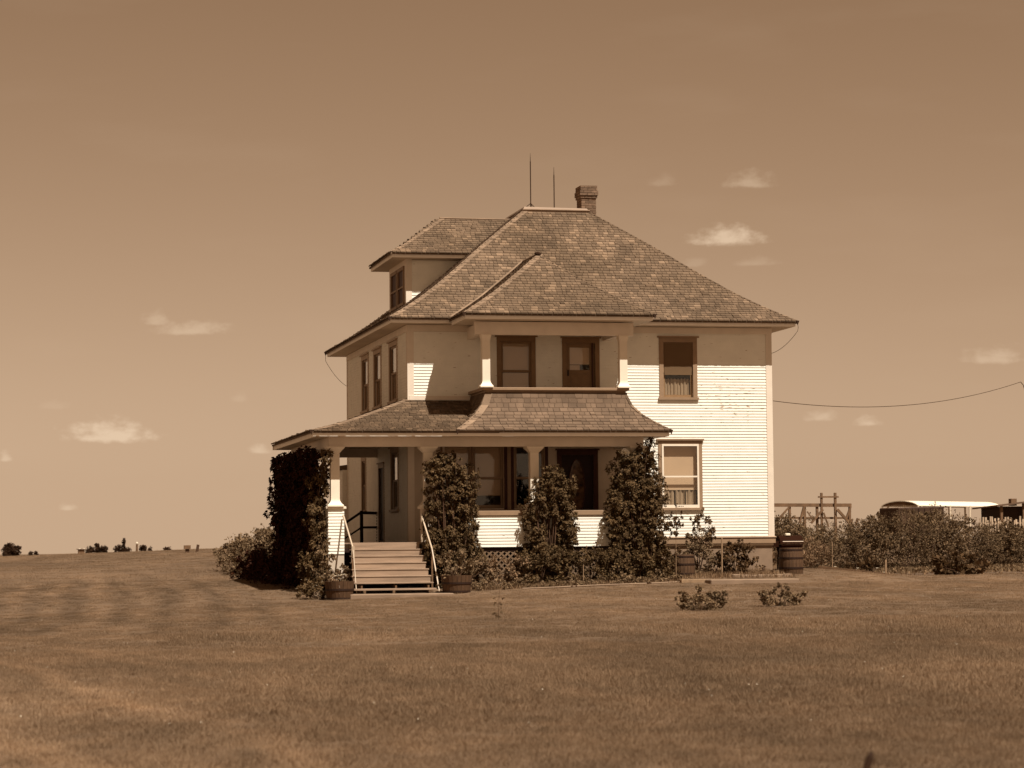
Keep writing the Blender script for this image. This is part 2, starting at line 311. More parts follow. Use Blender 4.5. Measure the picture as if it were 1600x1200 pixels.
class MB:
    """collects boxes, bars, tubes; build() links them as one mesh"""
    def __init__(s): s.v = []; s.f = []
    def poly(s, pts, faces):
        b = len(s.v); s.v += [tuple(p) for p in pts]; s.f += [tuple(i + b for i in f) for f in faces]; return s
    def box(s, x0, x1, y0, y1, z0, z1):
        return s.poly([(x0, y0, z0), (x1, y0, z0), (x1, y1, z0), (x0, y1, z0), (x0, y0, z1), (x1, y0, z1), (x1, y1, z1), (x0, y1, z1)],
                      [(0, 3, 2, 1), (4, 5, 6, 7), (0, 1, 5, 4), (1, 2, 6, 5), (2, 3, 7, 6), (3, 0, 4, 7)])
    def hexa(s, bot, top):
        return s.poly(list(bot) + list(top), [(0, 3, 2, 1), (4, 5, 6, 7), (0, 1, 5, 4), (1, 2, 6, 5), (2, 3, 7, 6), (3, 0, 4, 7)])
    def frustum(s, cx, cy, z0, z1, a0, a1, b0=None, b1=None):
        b0 = a0 if b0 is None else b0; b1 = a1 if b1 is None else b1
        return s.hexa([(cx - a0, cy - b0, z0), (cx + a0, cy - b0, z0), (cx + a0, cy + b0, z0), (cx - a0, cy + b0, z0)],
                      [(cx - a1, cy - b1, z1), (cx + a1, cy - b1, z1), (cx + a1, cy + b1, z1), (cx - a1, cy + b1, z1)])
    def bar(s, p, q, w, h=None, upv=(0, 0, 1)):
        h = w if h is None else h; p, q = Vector(p), Vector(q); d = (q - p).normalized(); u = Vector(upv)
        if abs(d.dot(u)) > 0.98: u = Vector((0, 1, 0))
        a = d.cross(u).normalized() * w / 2; b = a.cross(d).normalized() * h / 2
        return s.hexa([p - a - b, p + a - b, p + a + b, p - a + b], [q - a - b, q + a - b, q + a + b, q - a + b])
    def tube(s, pts, r, n=6, r1=None):
        pts = [Vector(p) for p in pts]; r1 = r if r1 is None else r1; b = len(s.v); N = len(pts)
        for i, p in enumerate(pts):
            d = (pts[min(i + 1, N - 1)] - pts[max(i - 1, 0)]).normalized(); u = Vector((0, 0, 1)) if abs(d.z) < 0.9 else Vector((1, 0, 0))
            a = d.cross(u).normalized(); c = a.cross(d); rr = r + (r1 - r) * i / max(1, N - 1)
            for k in range(n):
                t = 2 * math.pi * k / n; s.v.append(tuple(p + a * math.cos(t) * rr + c * math.sin(t) * rr))
        for i in range(N - 1):
            for k in range(n): s.f.append((b + i * n + k, b + i * n + (k + 1) % n, b + (i + 1) * n + (k + 1) % n, b + (i + 1) * n + k))
        s.f.append(tuple(b + k for k in range(n))[::-1]); s.f.append(tuple(b + (N - 1) * n + k for k in range(n)))
        return s
    def lathe(s, cx, cy, prof, n=24):
        b = len(s.v); N = len(prof)
        for (r, z) in prof:
            for k in range(n): t = 2 * math.pi * k / n; s.v.append((cx + r * math.cos(t), cy + r * math.sin(t), z))
        for i in range(N - 1):
            for k in range(n): s.f.append((b + i * n + k, b + i * n + (k + 1) % n, b + (i + 1) * n + (k + 1) % n, b + (i + 1) * n + k))
        s.f.append(tuple(b + k for k in range(n))[::-1]); s.f.append(tuple(b + (N - 1) * n + k for k in range(n)))
        return s
    def build(s, name, m, parent=None, smooth=False, bevel=0):
        w = WLOC.get(parent.name, Vector()) if parent is not None else Vector()
        me = bpy.data.meshes.new(name); me.from_pydata([(v[0] - w.x, v[1] - w.y, v[2] - w.z) for v in s.v], [], s.f)
        if smooth: me.polygons.foreach_set('use_smooth', [True] * len(me.polygons))
        me.materials.append(m)
        o = link(name, me, parent)
        if bevel:
            bm = o.modifiers.new('bevel', 'BEVEL'); bm.width = bevel; bm.segments = 1; bm.limit_method = 'ANGLE'
        return o

# ------------------------------------------------------------------ terrain
def sm(a, b, x):
    t = np.clip((x - a) / (b - a), 0, 1); return t * t * (3 - 2 * t)
def ground_z(X, Y):
    X = np.asarray(X, float); Y = np.asarray(Y, float)
    A = np.interp(Y, [-90, -55, -20, -5, -2.2, 0, 8, 15, 30, 60, 75, 110, 200, 400], [-0.85, -0.74, -0.62, -0.50, -0.30, -0.2, -0.03, 0.10, 0.40, 0.80, 0.81, 0.50, 0.05, 0.0])
    cr = 0.03 * np.clip(X, -16, 7) * sm(150, 60, Y)
    far = sm(12, 15, X) * sm(-4, 2, Y) * sm(50, 30, Y)
    cr = cr - far * (cr + 0.14)
    cr = cr * np.where(Y < -8, sm(-40, -8, Y) * 0.7 + 0.3, 1)
    bumps = 0.018 * np.sin(X * 0.9 + Y * 0.35) * np.sin(Y * 0.7 - X * 0.2) + 0.012 * np.sin(X * 2.3 + 1) * np.sin(Y * 1.9)
    flat = sm(-3, -6, Y) + sm(14, 20, Y) + sm(-5, -8, X) + sm(12, 14, X)
    return A + cr + bumps * np.clip(flat, 0, 1)
gz = lambda x, y: float(ground_z(x, y))

def build_ground():
    na, rs = 460, np.concatenate([np.linspace(6, 30, 60), np.linspace(30.5, 160, 270)[1:], np.geomspace(162, 9000, 60)])
    # fine sector in view, coarse elsewhere
    ang = np.concatenate([np.linspace(-0.25, 0.65, 300), np.linspace(0.65, 2 * math.pi - 0.25, 90)[1:]])
    na = len(ang) - 1; ang = ang[:-1]
    vs = [(CAM.x, CAM.y, gz(CAM.x, CAM.y))]
    R_, A_ = np.meshgrid(rs, ang, indexing='ij')
    X = CAM.x + R_ * np.sin(A_); Y = CAM.y + R_ * np.cos(A_); Z = ground_z(X, Y)
    V = np.stack([X.ravel(), Y.ravel(), Z.ravel()], 1)
    verts = np.vstack([np.array(vs), V]); nr = len(rs); faces = []
    idx = lambda i, j: 1 + i * na + (j % na)
    for j in range(na): faces.append((0, idx(0, j + 1), idx(0, j)))
    for i in range(nr - 1):
        for j in range(na): faces.append((idx(i, j), idx(i, j + 1), idx(i + 1, j + 1), idx(i + 1, j)))
    me = bpy.data.meshes.new('ground'); me.from_pydata(verts.tolist(), [], faces); me.polygons.foreach_set('use_smooth', [True] * len(me.polygons))
    o = link('ground', me, None, M_GROUND); o['kind'] = 'structure'
build_ground()

# ------------------------------------------------------------------ farmhouse
WX, DY = 10.6, 11.45                   # footprint: X 0..WX, Y 0..DY, front wall at Y=0
H = thing('farmhouse', (0, 0, 0), 'white two-storey clapboard farmhouse with hipped shingle roof and front porch', 'house')

def P3(pl, a, d, z):
    """pl: ('F', y) facing -Y, ('L', x) facing -X ; a along the wall, d outwards"""
    k, c = pl
    if k == 'F': return (a, c - d, z)
    if k == 'L': return (c - d, a, z)
    if k == 'R': return (c + d, a, z)
    if k == 'B': return (a, c + d, z)
def pbox(mb, pl, a0, a1, d0, d1, z0, z1):
    mb.hexa([P3(pl, a0, d0, z0), P3(pl, a1, d0, z0), P3(pl, a1, d1, z0), P3(pl, a0, d1, z0)], [P3(pl, a0, d0, z1), P3(pl, a1, d0, z1), P3(pl, a1, d1, z1), P3(pl, a0, d1, z1)])
    return mb
def wall(pl, a0, a1, z0, z1, holes, m, th=0.14, name='wall', parent=None):
    mb = MB(); xs = sorted({a0, a1, *[h[0] for h in holes], *[h[1] for h in holes]}); zs = sorted({z0, z1, *[h[2] for h in holes], *[h[3] for h in holes]})
    for i in range(len(xs) - 1):
        for j in range(len(zs) - 1):
            ca, cz = (xs[i] + xs[i + 1]) / 2, (zs[j] + zs[j + 1]) / 2
            if any(h[0] < ca < h[1] and h[2] < cz < h[3] for h in holes): continue
            pbox(mb, pl, xs[i], xs[i + 1], 0, -th, zs[j], zs[j + 1])
    return mb.build(name, m, parent or H)
NB = [0]
def clap(pl, a0, a1, z0, z1, holes, m=None, e=0.0835, individual=True, parent=None, lim=300, name='clapboard', joints=True):
    m = m or M_WHITE; z = z0; stuff = MB()
    while z < z1 - 0.01:
        zt = min(z + e, z1); zc_ = (z + zt) / 2
        segs = [(a0, a1)]
        for h in holes:
            if h[2] < zc_ < h[3]:
                ns = []
                for s0, s1 in segs:
                    if h[1] <= s0 or h[0] >= s1: ns.append((s0, s1)); continue
                    if h[0] > s0: ns.append((s0, h[0]))
                    if h[1] < s1: ns.append((h[1], s1))
                segs = ns
        for s0, s1 in segs:
            cuts = [s0]
            if joints and s1 - s0 > 3.6 and rnd.random() < 0.55: cuts.append(s0 + (s1 - s0) * rnd.uniform(0.3, 0.7))
            cuts.append(s1)
            for i in range(len(cuts) - 1):
                p0, p1 = cuts[i] + (0.0015 if i else 0), cuts[i + 1]
                if p1 - p0 < 0.03: continue
                jb = rnd.uniform(-0.0012, 0.0012); db = 0.021 + rnd.uniform(-0.0015, 0.0015)
                tgt = MB() if (individual and NB[0] < lim) else stuff
                q = [P3(pl, p0, 0.002, z + jb), P3(pl, p1, 0.002, z + jb), P3(pl, p1, db, z + jb), P3(pl, p0, db, z + jb)]
                r = [P3(pl, p0, 0.002, zt), P3(pl, p1, 0.002, zt), P3(pl, p1, 0.007, zt), P3(pl, p0, 0.007, zt)]
                tgt.hexa(q, r)
                if tgt is not stuff: tgt.build(name, m, parent or H); NB[0] += 1
        z = zt
    if stuff.v:
        o = stuff.build('clapboard_siding', m, parent or H); o['kind'] = 'stuff'

# openings  (a0,a1,z0,z1 = casing outer)
O_2L = (2.53, 3.65, 5.02, 6.66); O_2D = (4.42, 5.51, 4.62, 6.64); O_2R = (7.26, 8.39, 4.90, 6.68)
O_1R = (7.20, 8.50, 1.75, 3.74); O_1D = (4.24, 5.43, 0.90, 3.46); O_1W = (0.92, 4.00, 1.78, 3.66)
S_2 = [(1.68, 3.15, 4.92, 6.70), (4.52, 5.98, 4.92, 6.70), (6.95, 8.33, 4.92, 6.70)]
S_1 = [(1.60, 2.98, 1.79, 3.62), (7.55, 8.5, 1.85, 3.58)]; S_D = (4.14, 5.21, 0.90, 3.25)
ins = lambda o, c=0.13: (o[0] + c, o[1] - c, o[2] + 0.06, o[3] - c)
ZT = 6.98
FW, LW = ('F', 0.0), ('L', 0.0)
fh = [ins(O_2L), ins(O_2D), ins(O_2R), ins(O_1R, 0.10), ins(O_1D), (O_1W[0] + .1, O_1W[1] - .1, O_1W[2] + .06, O_1W[3] - .1)]
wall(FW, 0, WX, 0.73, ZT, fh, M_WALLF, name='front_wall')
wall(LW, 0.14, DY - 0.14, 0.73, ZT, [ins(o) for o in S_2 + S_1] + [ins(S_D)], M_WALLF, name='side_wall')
wall(('R', WX), 0.14, DY - 0.14, 0.73, ZT, [], M_WALLF, name='side_wall'); wall(('B', DY), 0, WX, 0.73, ZT, [], M_WALLF, name='back_wall')
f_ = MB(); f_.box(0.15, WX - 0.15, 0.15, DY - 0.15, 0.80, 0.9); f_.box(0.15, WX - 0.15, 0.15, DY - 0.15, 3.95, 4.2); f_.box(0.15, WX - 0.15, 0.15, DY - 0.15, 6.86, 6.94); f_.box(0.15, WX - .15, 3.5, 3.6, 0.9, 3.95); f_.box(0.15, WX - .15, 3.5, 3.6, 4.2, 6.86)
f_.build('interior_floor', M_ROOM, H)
# clapboards: lit right part first, then upper left, parapet, pedestal; side wall joined
clap(FW, 6.12, WX - 0.155, 1.0, 6.8, [O_2R, O_1R], joints=True)
clap(FW, 0.155, 6.12, 4.62, 6.8, [O_2L, O_2D])
PY = -2.43
CW = 0.13
clap(('F', PY), 0.28, 6.14, 0.75, 1.58, [], lim=300, joints=False)
clap(('F', PY), -2.615, -2.185, 0.60, 1.80, [], joints=False)
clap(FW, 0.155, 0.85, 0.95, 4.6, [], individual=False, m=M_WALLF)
clap(LW, 0.155, DY - 0.155, 0.92, 6.8, S_2 + S_1 + [S_D], individual=False)
clap(('L', -2.62), -2.41, 5.5, 0.60, 1.80, [], individual=False, joints=False)
clap(('R', 6.15), -2.41, 0, 0.75, 1.58, [], individual=False, joints=False)
clap(('R', WX), 0.155, DY - 0.155, 1.0, 6.8, [], individual=False)
for (a, b, nm) in ((0.0, 0.155, 'corner_board'), (WX - 0.155, WX, 'corner_board')):
    MB().box(a - (0.026 if a == 0 else 0), b + (0.026 if a else 0), -0.028, 0.0, 0.98 if a else 0.9, 6.8).build(nm, M_TRIM, H)
for a in (0.0, DY - 0.15):
    MB().box(-0.028, 0.0, a + (0.003 if a == 0 else 0), a + 0.15, 0.9, 6.8).build('corner_board', M_TRIM, H); MB().box(WX, WX + 0.028, a + 0.003, a + 0.15, 0.9, 6.8).build('corner_board', M_TRIM, H)
MB().box(-0.03, WX + 0.03, -0.032, 0, 6.8, ZT).build('frieze_board', M_TRIM, H)
MB().box(-0.032, 0, 0.0, DY, 6.8, ZT).build('frieze_board', M_TRIM, H)
w_ = MB(); w_.box(6.15, WX + 0.05, -0.05, 0, 0.80, 0.965); w_.hexa([(6.15, -0.075, 0.965), (WX + 0.075, -0.075, 0.965), (WX + 0.075, 0, 0.965), (6.15, 0, 0.965)], [(6.15, -0.06, 0.985), (WX + 0.06, -0.06, 0.985), (WX + 0.06, 0, 0.998), (6.15, 0, 0.998)])
w_.box(WX, WX + 0.05, 0, DY, 0.80, 0.965)
w_.build('water_table', M_TAUPE, H)
fd = MB(); fd.box(0.03, WX - 0.03, 0.03, DY - 0.03, -1.0, 0.73); fd.build('foundation', M_CONC, H)
fb_ = MB(); fb_.box(5.9, WX - 0.01, 0.012, 0.03, 0.73, 0.80); fb_.build('sill_beam', M_DKWOOD, H)

def window(pl, o, style='plain', casing=M_BROWN, sash=None, blind=0.0, lace=0.0, storm=False, cw=0.13, split=0.5, back=M_ROOM, cap=True, dots=False, blindm=None, screen=False, sill=True):
    a0, a1, z0, z1 = o; sash = sash or casing
    mb = MB(); pbox(mb, pl, a0, a0 + cw, 0.034, -0.02, z0 + 0.07, z1 - cw); pbox(mb, pl, a1 - cw, a1, 0.034, -0.02, z0 + 0.07, z1 - cw); pbox(mb, pl, a0, a1, 0.036, -0.02, z1 - cw, z1)
    wo_ = mb.build('window', casing, H, bevel=0.004)
    if cap: pbox(MB(), pl, a0 - 0.05, a1 + 0.05, 0.085, 0, z1, z1 + 0.045).build('head_cap', casing, wo_)
    if sill: pbox(MB(), pl, a0 - 0.03, a1 + 0.03, 0.075, 0, z0, z0 + 0.07).build('sill', casing, wo_)
    i0, i1, j0, j1 = a0 + cw, a1 - cw, z0 + 0.07, z1 - cw; mz = j0 + (j1 - j0) * split; sw = 0.055
    def frame(x0, x1, y0, y1, d, m, nm, bw=None):
        q = MB(); bw = bw or sw; pbox(q, pl, x0, x0 + sw, d, d - 0.035, y0, y1); pbox(q, pl, x1 - sw, x1, d, d - 0.035, y0, y1); pbox(q, pl, x0 + sw, x1 - sw, d, d - 0.035, y1 - sw, y1); pbox(q, pl, x0 + sw, x1 - sw, d, d - 0.035, y0, y0 + bw)
        return q.build(nm, m, wo_)
    d0 = 0.02 if storm else -0.02
    if storm:
        q = MB(); pbox(q, pl, i0, i0 + 0.05, 0.05, 0.015, j0, j1); pbox(q, pl, i1 - 0.05, i1, 0.05, 0.015, j0, j1); pbox(q, pl, i0 + .05, i1 - .05, 0.05, 0.015, j1 - 0.055, j1); pbox(q, pl, i0 + .05, i1 - .05, 0.05, 0.015, j0, j0 + 0.085); pbox(q, pl, i0 + .05, i1 - .05, 0.045, 0.02, mz - 0.022, mz + 0.022)
        q.build('storm_frame', sash, wo_)
        if dots:
            q = MB()
            for k in (-1, 0, 1): pbox(q, pl, (i0 + i1) / 2 + k * 0.055 - 0.014, (i0 + i1) / 2 + k * 0.055 + 0.014, 0.053, 0.045, j0 + 0.03, j0 + 0.055)
            q.build('vent_holes', M_DKWOOD, wo_)
        g = MB(); pbox(g, pl, i0 + 0.05, i1 - 0.05, 0.030, 0.027, mz + .022, j1 - 0.055); g.build('pane', M_GLASS, wo_)
        g = MB(); pbox(g, pl, i0 + 0.05, i1 - 0.05, 0.030, 0.027, j0 + .085, mz - 0.022); g.build('pane', M_GLASS, wo_)
    else:
        frame(i0, i1, mz - 0.02, j1, -0.015, sash, 'sash'); frame(i0, i1, j0, mz + 0.02, -0.055, sash, 'sash', 0.08)
        g = MB(); pbox(g, pl, i0 + sw, i1 - sw, -0.03, -0.033, mz + .035, j1 - sw); g.build('pane', M_GLASS, wo_)
        g = MB(); pbox(g, pl, i0 + sw, i1 - sw, -0.07, -0.073, j0 + .08, mz - 0.035); g.build('pane', M_GLASS, wo_)
    if screen: q = MB(); pbox(q, pl, i0 + 0.03, i1 - 0.03, -0.002, -0.006, mz - 0.1, j1 - 0.03); q.build('insect_screen', M_SCREEN, wo_)
    if blind:
        q = MB(); zb = j1 - (j1 - j0) * blind; pbox(q, pl, i0 + 0.02, i1 - 0.02, -0.105, -0.108, zb, j1); q.build('roller_blind', blindm or M_SHADE, wo_)
    if lace:
        q = MB(); n = 26; zl = j0 + (j1 - j0) * lace
        pts = []
        for k in range(n + 1):
            a = i0 + 0.05 + (i1 - i0 - 0.1) * k / n; d = -0.125 + 0.022 * math.sin(k * 1.9) + 0.01 * math.sin(k * 0.7); pts += [P3(pl, a, d, j0), P3(pl, a, d, zl + 0.02 * math.sin(k * 1.9))]
        gaps = {9, 17} if lace < 0.3 else set()
        q.poly(pts, [(2 * k, 2 * k + 2, 2 * k + 3, 2 * k + 1) for k in range(n) if k not in gaps or lace > 0.8]); q.build('lace_curtain', M_LACE, wo_)
    return wo_
w = window(FW, O_2L, casing=M_BROWN, blind=0.97, blindm=M_SHADE, lace=0.0, split=0.42); w['label'] = 'window left of the balcony door with pale blind'
w = window(FW, O_2R, casing=M_TAUPE, sash=M_BROWN, screen=True, lace=0.34, split=0.47); w['label'] = 'upper window with dark screen and short lace curtain'
w = window(FW, O_1R, casing=M_TAUPE, sash=M_POST, storm=True, blind=0.72, blindm=M_SHADE2, lace=0.27, cw=0.105, split=0.49, dots=True); w['label'] = 'sunlit lower window with white storm frame and tan blind'
for o in S_2: window(LW, o, casing=M_SIDEC, sash=M_TAUPE, blind=0.95)
window(LW, S_1[0], casing=M_SIDEC, sash=M_TAUPE, blind=0.6); window(LW, S_1[1], casing=M_SIDEC, sash=M_TAUPE, blind=0.9)
# triple parlour window behind the porch
for k, (a0, a1, bl) in enumerate(((0.92, 1.72, 0.5), (1.72, 2.80, 0.78), (2.97, 4.0, 0.45))):
    pass
for (a0, a1, bl) in ((0.95, 1.75, 0.55), (1.83, 2.68, 0.80), (3.02, 3.86, 0.0)):
    ww = window(FW, (a0 - 0.03, a1 + 0.03, 1.78, 3.62), casing=M_TAUPE, sash=M_TAUPE, cw=0.035, blind=bl, blindm=M_SHADE, cap=False, split=0.48, sill=False)
q = MB()
for (a0, a1) in ((0.90, 0.92), (1.78, 1.80), (2.71, 2.80), (2.90, 2.99), (3.89, 3.98)): pbox(q, FW, a0, a1, 0.030, -0.02, 1.80, 3.62)
pbox(q, FW, 0.86, 4.02, 0.028, -0.01, 3.62, 3.68)
q.build('window_mullion', M_DKCASE, H)
pbox(MB(), FW, 2.80, 2.90, 0.045, -0.02, 1.80, 3.62).build('mullion_strip', M_TAUPE, H)
pbox(MB(), FW, 0.86, 4.02, 0.06, 0, 1.73, 1.80).build('window_sill', M_TAUPE, H)

def door(pl, o, casing, leaf, glass, label, style):
    a0, a1, z0, z1 = o; c = 0.13
    mb = MB(); pbox(mb, pl, a0, a0 + c, 0.034, -0.02, z0, z1 - c); pbox(mb, pl, a1 - c, a1, 0.034, -0.02, z0, z1 - c); pbox(mb, pl, a0, a1, 0.036, -0.02, z1 - c, z1)
    d = mb.build('door', casing, H, bevel=0.004); d['label'] = label
    pbox(MB(), pl, a0 - 0.04, a1 + 0.04, 0.07, 0, z1, z1 + 0.04).build('head_cap', casing, d)
    i0, i1, j1 = a0 + c, a1 - c, z1 - c
    if style == 'half':
        q = MB(); g0, g1, h0, h1 = i0 + 0.10, i1 - 0.15, 5.74, 6.38
        for bx in ((i0, g0, z0, j1), (g1, i1, z0, j1), (g0, g1, z0, h0), (g0, g1, h1, j1)): pbox(q, pl, bx[0], bx[1], -0.03, -0.07, bx[2], bx[3])
        pbox(q, pl, g0 + 0.03, g1 - 0.03, -0.018, -0.03, z0 + 0.35, h0 - 0.17); pbox(q, pl, g0 - 0.02, g1 + 0.02, -0.012, -0.03, h0 - 0.1, h0 - 0.06)
        q.build('door_leaf', M_BROWN, d)
        pbox(MB(), pl, i1 - 0.09, i1 - 0.06, 0.02, -0.03, z0, j1).build('screen_door_edge', M_DKCASE, d)
        pbox(MB(), pl, g0, g1, -0.045, -0.048, h0, h1).build('pane', M_GLASS, d)
        q = MB(); pbox(q, pl, g0, g0 + 0.30, -0.06, -0.064, h0 + 0.16, h1); pbox(q, pl, g0 + 0.30, g1, -0.062, -0.066, h0 + 0.16, h1); q.build('door_curtain', M_SHADE2, d)
        pbox(MB(), pl, g0, g0 + 0.30, -0.06, -0.064, h0, h0 + 0.14).build('door_curtain', M_SHADE, d)
        q = MB(); pbox(q, pl, i0 + 0.03, i0 + 0.07, 0.0, -0.03, z0 + 0.95, z0 + 1.12); q.build('handle', M_IRON, d)
    else:
        q = MB(); pbox(q, pl, i0, i1, -0.03, -0.07, z0, j1); q.build('door_leaf', leaf, d)
        if style == 'oval':
            ca, cz, ra, rz = (i0 + i1) / 2 - 0.02, 2.42, 0.23, 0.78; n = 28
            pts = [P3(pl, ca + ra * math.cos(t), -0.018, cz + rz * math.sin(t)) for t in [2 * math.pi * k / n for k in range(n)]]
            MB().poly(pts, [tuple(range(n))]).build('oval_pane', M_OVAL, d)
            r = MB(); r.tube([P3(pl, ca + ra * math.cos(t), -0.02, cz + rz * math.sin(t)) for t in [2 * math.pi * k / n for k in range(n + 1)]], 0.018, 5); r.build('oval_moulding', M_DKCASE, d)
        MB().lathe(0, 0, [(0.001, 0), (0.02, 0.005), (0.001, 0.03)], 8)
        q = MB(); pbox(q, pl, i0 + 0.05, i0 + 0.09, 0.01, -0.03, z0 + 0.95, z0 + 1.1); q.build('handle', M_IRON, d)
M_OVAL = mat('lace_backed_oval_glass', (0.10, 0.05, 0.025), 0.15, 0.75, 7, spec=0.6)
door(FW, O_2D, M_BROWN, M_BROWN, None, 'balcony door with curtained upper glass', 'half')
door(FW, O_1D, M_DKCASE, M_DOOR, None, 'dark front door with oval glass', 'oval')
door(LW, S_D, M_TAUPE, M_DOOR, None, 'dark side door at the end of the porch', 'plain')

# ------------------------------------------------------------------ roofs
def prof(P):
    ts = [p[0] for p in P]; zs = [p[1] for p in P]
    # smooth flare by resampling with cubic-ish smoothing
    T = np.linspace(ts[0], ts[-1], 41); Z = np.interp(T, ts, zs)
    for _ in range(6): Z[1:-1] = (Z[:-2] + 2 * Z[1:-1] + Z[2:]) / 4
    return lambda t: float(np.interp(t, T, Z)) if t <= T[-1] else float(Z[-1] + (Z[-1] - Z[-2]) / (T[-1] - T[-2]) * (t - T[-1]))
NS = [0]
def roof_face(zf, side, line, e0, e1, tmax, parent, exposure=0.14, shw=(0.09, 0.22), m=None, individual=0, hips=(1, 1), clip=None, thick=0.028, mp=None, detail=True, ragged=0.012):
    """side: 'F' eave line at y=line, t runs +Y; 'L' eave at x=line, t runs +X; 'R' eave x=line, t runs -X; 'B'.
       e0,e1 extent of eave; hips = how much each end moves in per t"""
    def P(a, t, z):
        return {'F': (a, line + t, z), 'L': (line + t, a, z), 'R': (line - t, a, z), 'B': (a, line - t, z)}[side]
    # arc length table
    T = np.linspace(0, tmax, 200); Z = np.array([zf(t) for t in T]); S = np.concatenate([[0], np.cumsum(np.hypot(np.diff(T), np.diff(Z)))])
    n = int(round(S[-1] / exposure)); base = MB(); stuff = MB()
    # base deck
    K = 26; tt = [tmax * k / K for k in range(K + 1)]; pts = []
    for t in tt: pts += [P(e0 + hips[0] * t, t, zf(t) - 0.012), P(e1 - hips[1] * t, t, zf(t) - 0.012)]
    pts2 = [(p[0], p[1], p[2] - 0.05) for p in pts]; nn = len(pts)
    fs = [(2 * k, 2 * k + 1, 2 * k + 3, 2 * k + 2) for k in range(K)]
    base.poly(pts + pts2, fs + [tuple(i + nn for i in f[::-1]) for f in fs] + [(0, nn, nn + 1, 1), (2 * K, 2 * K + 1, nn + 2 * K + 1, nn + 2 * K)])
    base.build('roof_deck', M_SHING, parent)
    for c in range(n):
        s0 = c * exposure - (0.02 if c == 0 else 0); s1 = min((c + 1) * exposure + 0.03, S[-1])
        t0 = float(np.interp(max(s0, 0), S, T)) - (0.03 if c == 0 else 0); t1 = float(np.interp(s1, S, T)); tm = float(np.interp((c + .5) * exposure, S, T))
        a, b = e0 + hips[0] * tm, e1 - hips[1] * tm
        x = a - rnd.uniform(0, 0.1)
        while x < b:
            wdt = rnd.uniform(*shw) if detail else 0.5
            x0, x1 = max(x, a), min(x + wdt - 0.011, b); x += wdt
            if x1 - x0 < 0.03: continue
            if clip and not clip((x0 + x1) / 2, tm): continue
            th = thick + rnd.uniform(-0.004, 0.007); sg = rnd.gauss(0, ragged) * 0.5; tl = t0 - abs(sg) * 0.8
            z0 = zf(max(t0, 0)); z1 = zf(t1)
            lift = rnd.uniform(0.0, 0.006) + (0.022 if rnd.random() < 0.02 else 0)
            dx = rnd.uniform(-0.003, 0.003)
            q = [P(x0 + dx, tl, z0 - 0.005), P(x1 + dx, tl, z0 - 0.005), P(x1, t1, z1 - 0.006), P(x0, t1, z1 - 0.006)]
            r = [P(x0 + dx, tl, z0 + th + lift), P(x1 + dx, tl, z0 + th + lift), P(x1, t1, z1 + 0.002), P(x0, t1, z1 + 0.002)]
            if individual and NS[0] < individual:
                MB().hexa(q, r).build('shingle', mp or M_SHINGP, parent); NS[0] += 1
            else: stuff.hexa(q, r)
    if stuff.v:
        o = stuff.build('shingle_courses', m or M_SHING, parent); o['kind'] = 'stuff'
def hipcap(zf, x0, y0, sx, sy, tmax, parent, wd=0.2, t0=0.0, m=None, kx=1.0, lift=0.0):
    """overlapping cap boards up a hip starting at corner (x0,y0)"""
    mb = MB(); t = t0; step = 0.21; axx = Vector((sx, 0, 0)); ayy = Vector((0, sy, 0))
    while t < tmax:
        t1 = min(t + step + 0.05, tmax)
        p = Vector((x0 + sx * t * kx, y0 + sy * t, zf(t) + 0.035 + lift)); q = Vector((x0 + sx * t1 * kx, y0 + sy * t1, zf(t1) + 0.018 + lift))
        dz = (zf(min(t + 0.05, tmax)) - zf(max(t - 0.05, 0))) / 0.1
        for (side) in (0, 1):
            # board lying on each adjoining plane
            o = Vector((sx * wd * kx, 0, 0)) if side == 0 else Vector((0, sy * wd, 0))
            wk = 0.85 if sx > 0 else 0.35; pa, qa = p, q; pb, qb = p + o * wk, q + o * wk
            pb.z -= 0.0; qb.z -= 0.0
            # on plane: moving along eave direction keeps height constant
            th = Vector((0, 0, 0.016))
            mb.hexa([pa - th, pb - th, qb - th, qa - th], [pa, pb, qb, qa])
        t += step
    o = mb.build('hip_cap', m or (M_RIDGE if sx > 0 else M_SHING), parent); return o

OV = 0.62
zf_main = prof([(0, 7.13), (0.75, 7.58), (1.5, 8.10), (2.4, 8.82), (3.3, 9.58), (4.3, 10.36), (4.90, 10.82)])
TM = 4.90
main = MB()
main.box(TM - OV - 0.02, WX + OV - TM + 0.02, TM - OV - 0.02, DY + OV - TM + 0.02, 10.72, 10.86)
mx0, mx1, my0, my1 = TM - OV, WX + OV - TM, TM - OV, DY + OV - TM
main.hexa([(mx0, my0, 10.86), (mx1, my0, 10.86), (mx1, my1, 10.86), (mx0, my1, 10.86)], [(mx0 + .05, my0 + .06, 10.97), (mx1 - .05, my0 + .06, 10.95), (mx1 - .05, my1 - .06, 10.95), (mx0 + .05, my1 - .06, 10.97)])
RM = main.build('main_roof', M_DECKROOF, H)
roof_face(zf_main, 'F', -OV, -OV, WX + OV, TM, RM, exposure=0.142)
roof_face(zf_main, 'L', -OV, -OV, DY + OV, TM, RM, exposure=0.142)
roof_face(zf_main, 'R', WX + OV, -OV, DY + OV, TM, RM, exposure=0.142, detail=False)
roof_face(zf_main, 'B', DY + OV, -OV, WX + OV, TM, RM, exposure=0.142, detail=False)
for (x, y, sx_, sy_) in ((-OV, -OV, 1, 1), (WX + OV, -OV, -1, 1), (-OV, DY + OV, 1, -1), (WX + OV, DY + OV, -1, -1)): hipcap(zf_main, x, y, sx_, sy_, TM, RM)
q = MB(); q.tube([(mx0 - .02, my0 - .02, 10.87), (mx1 + .02, my0 - .02, 10.87)], 0.03, 6); q.tube([(mx0 - .02, my0 - .02, 10.87), (mx0 - .02, my1, 10.87)], 0.03, 6); q.build('ridge_roll', M_RIDGE, RM)
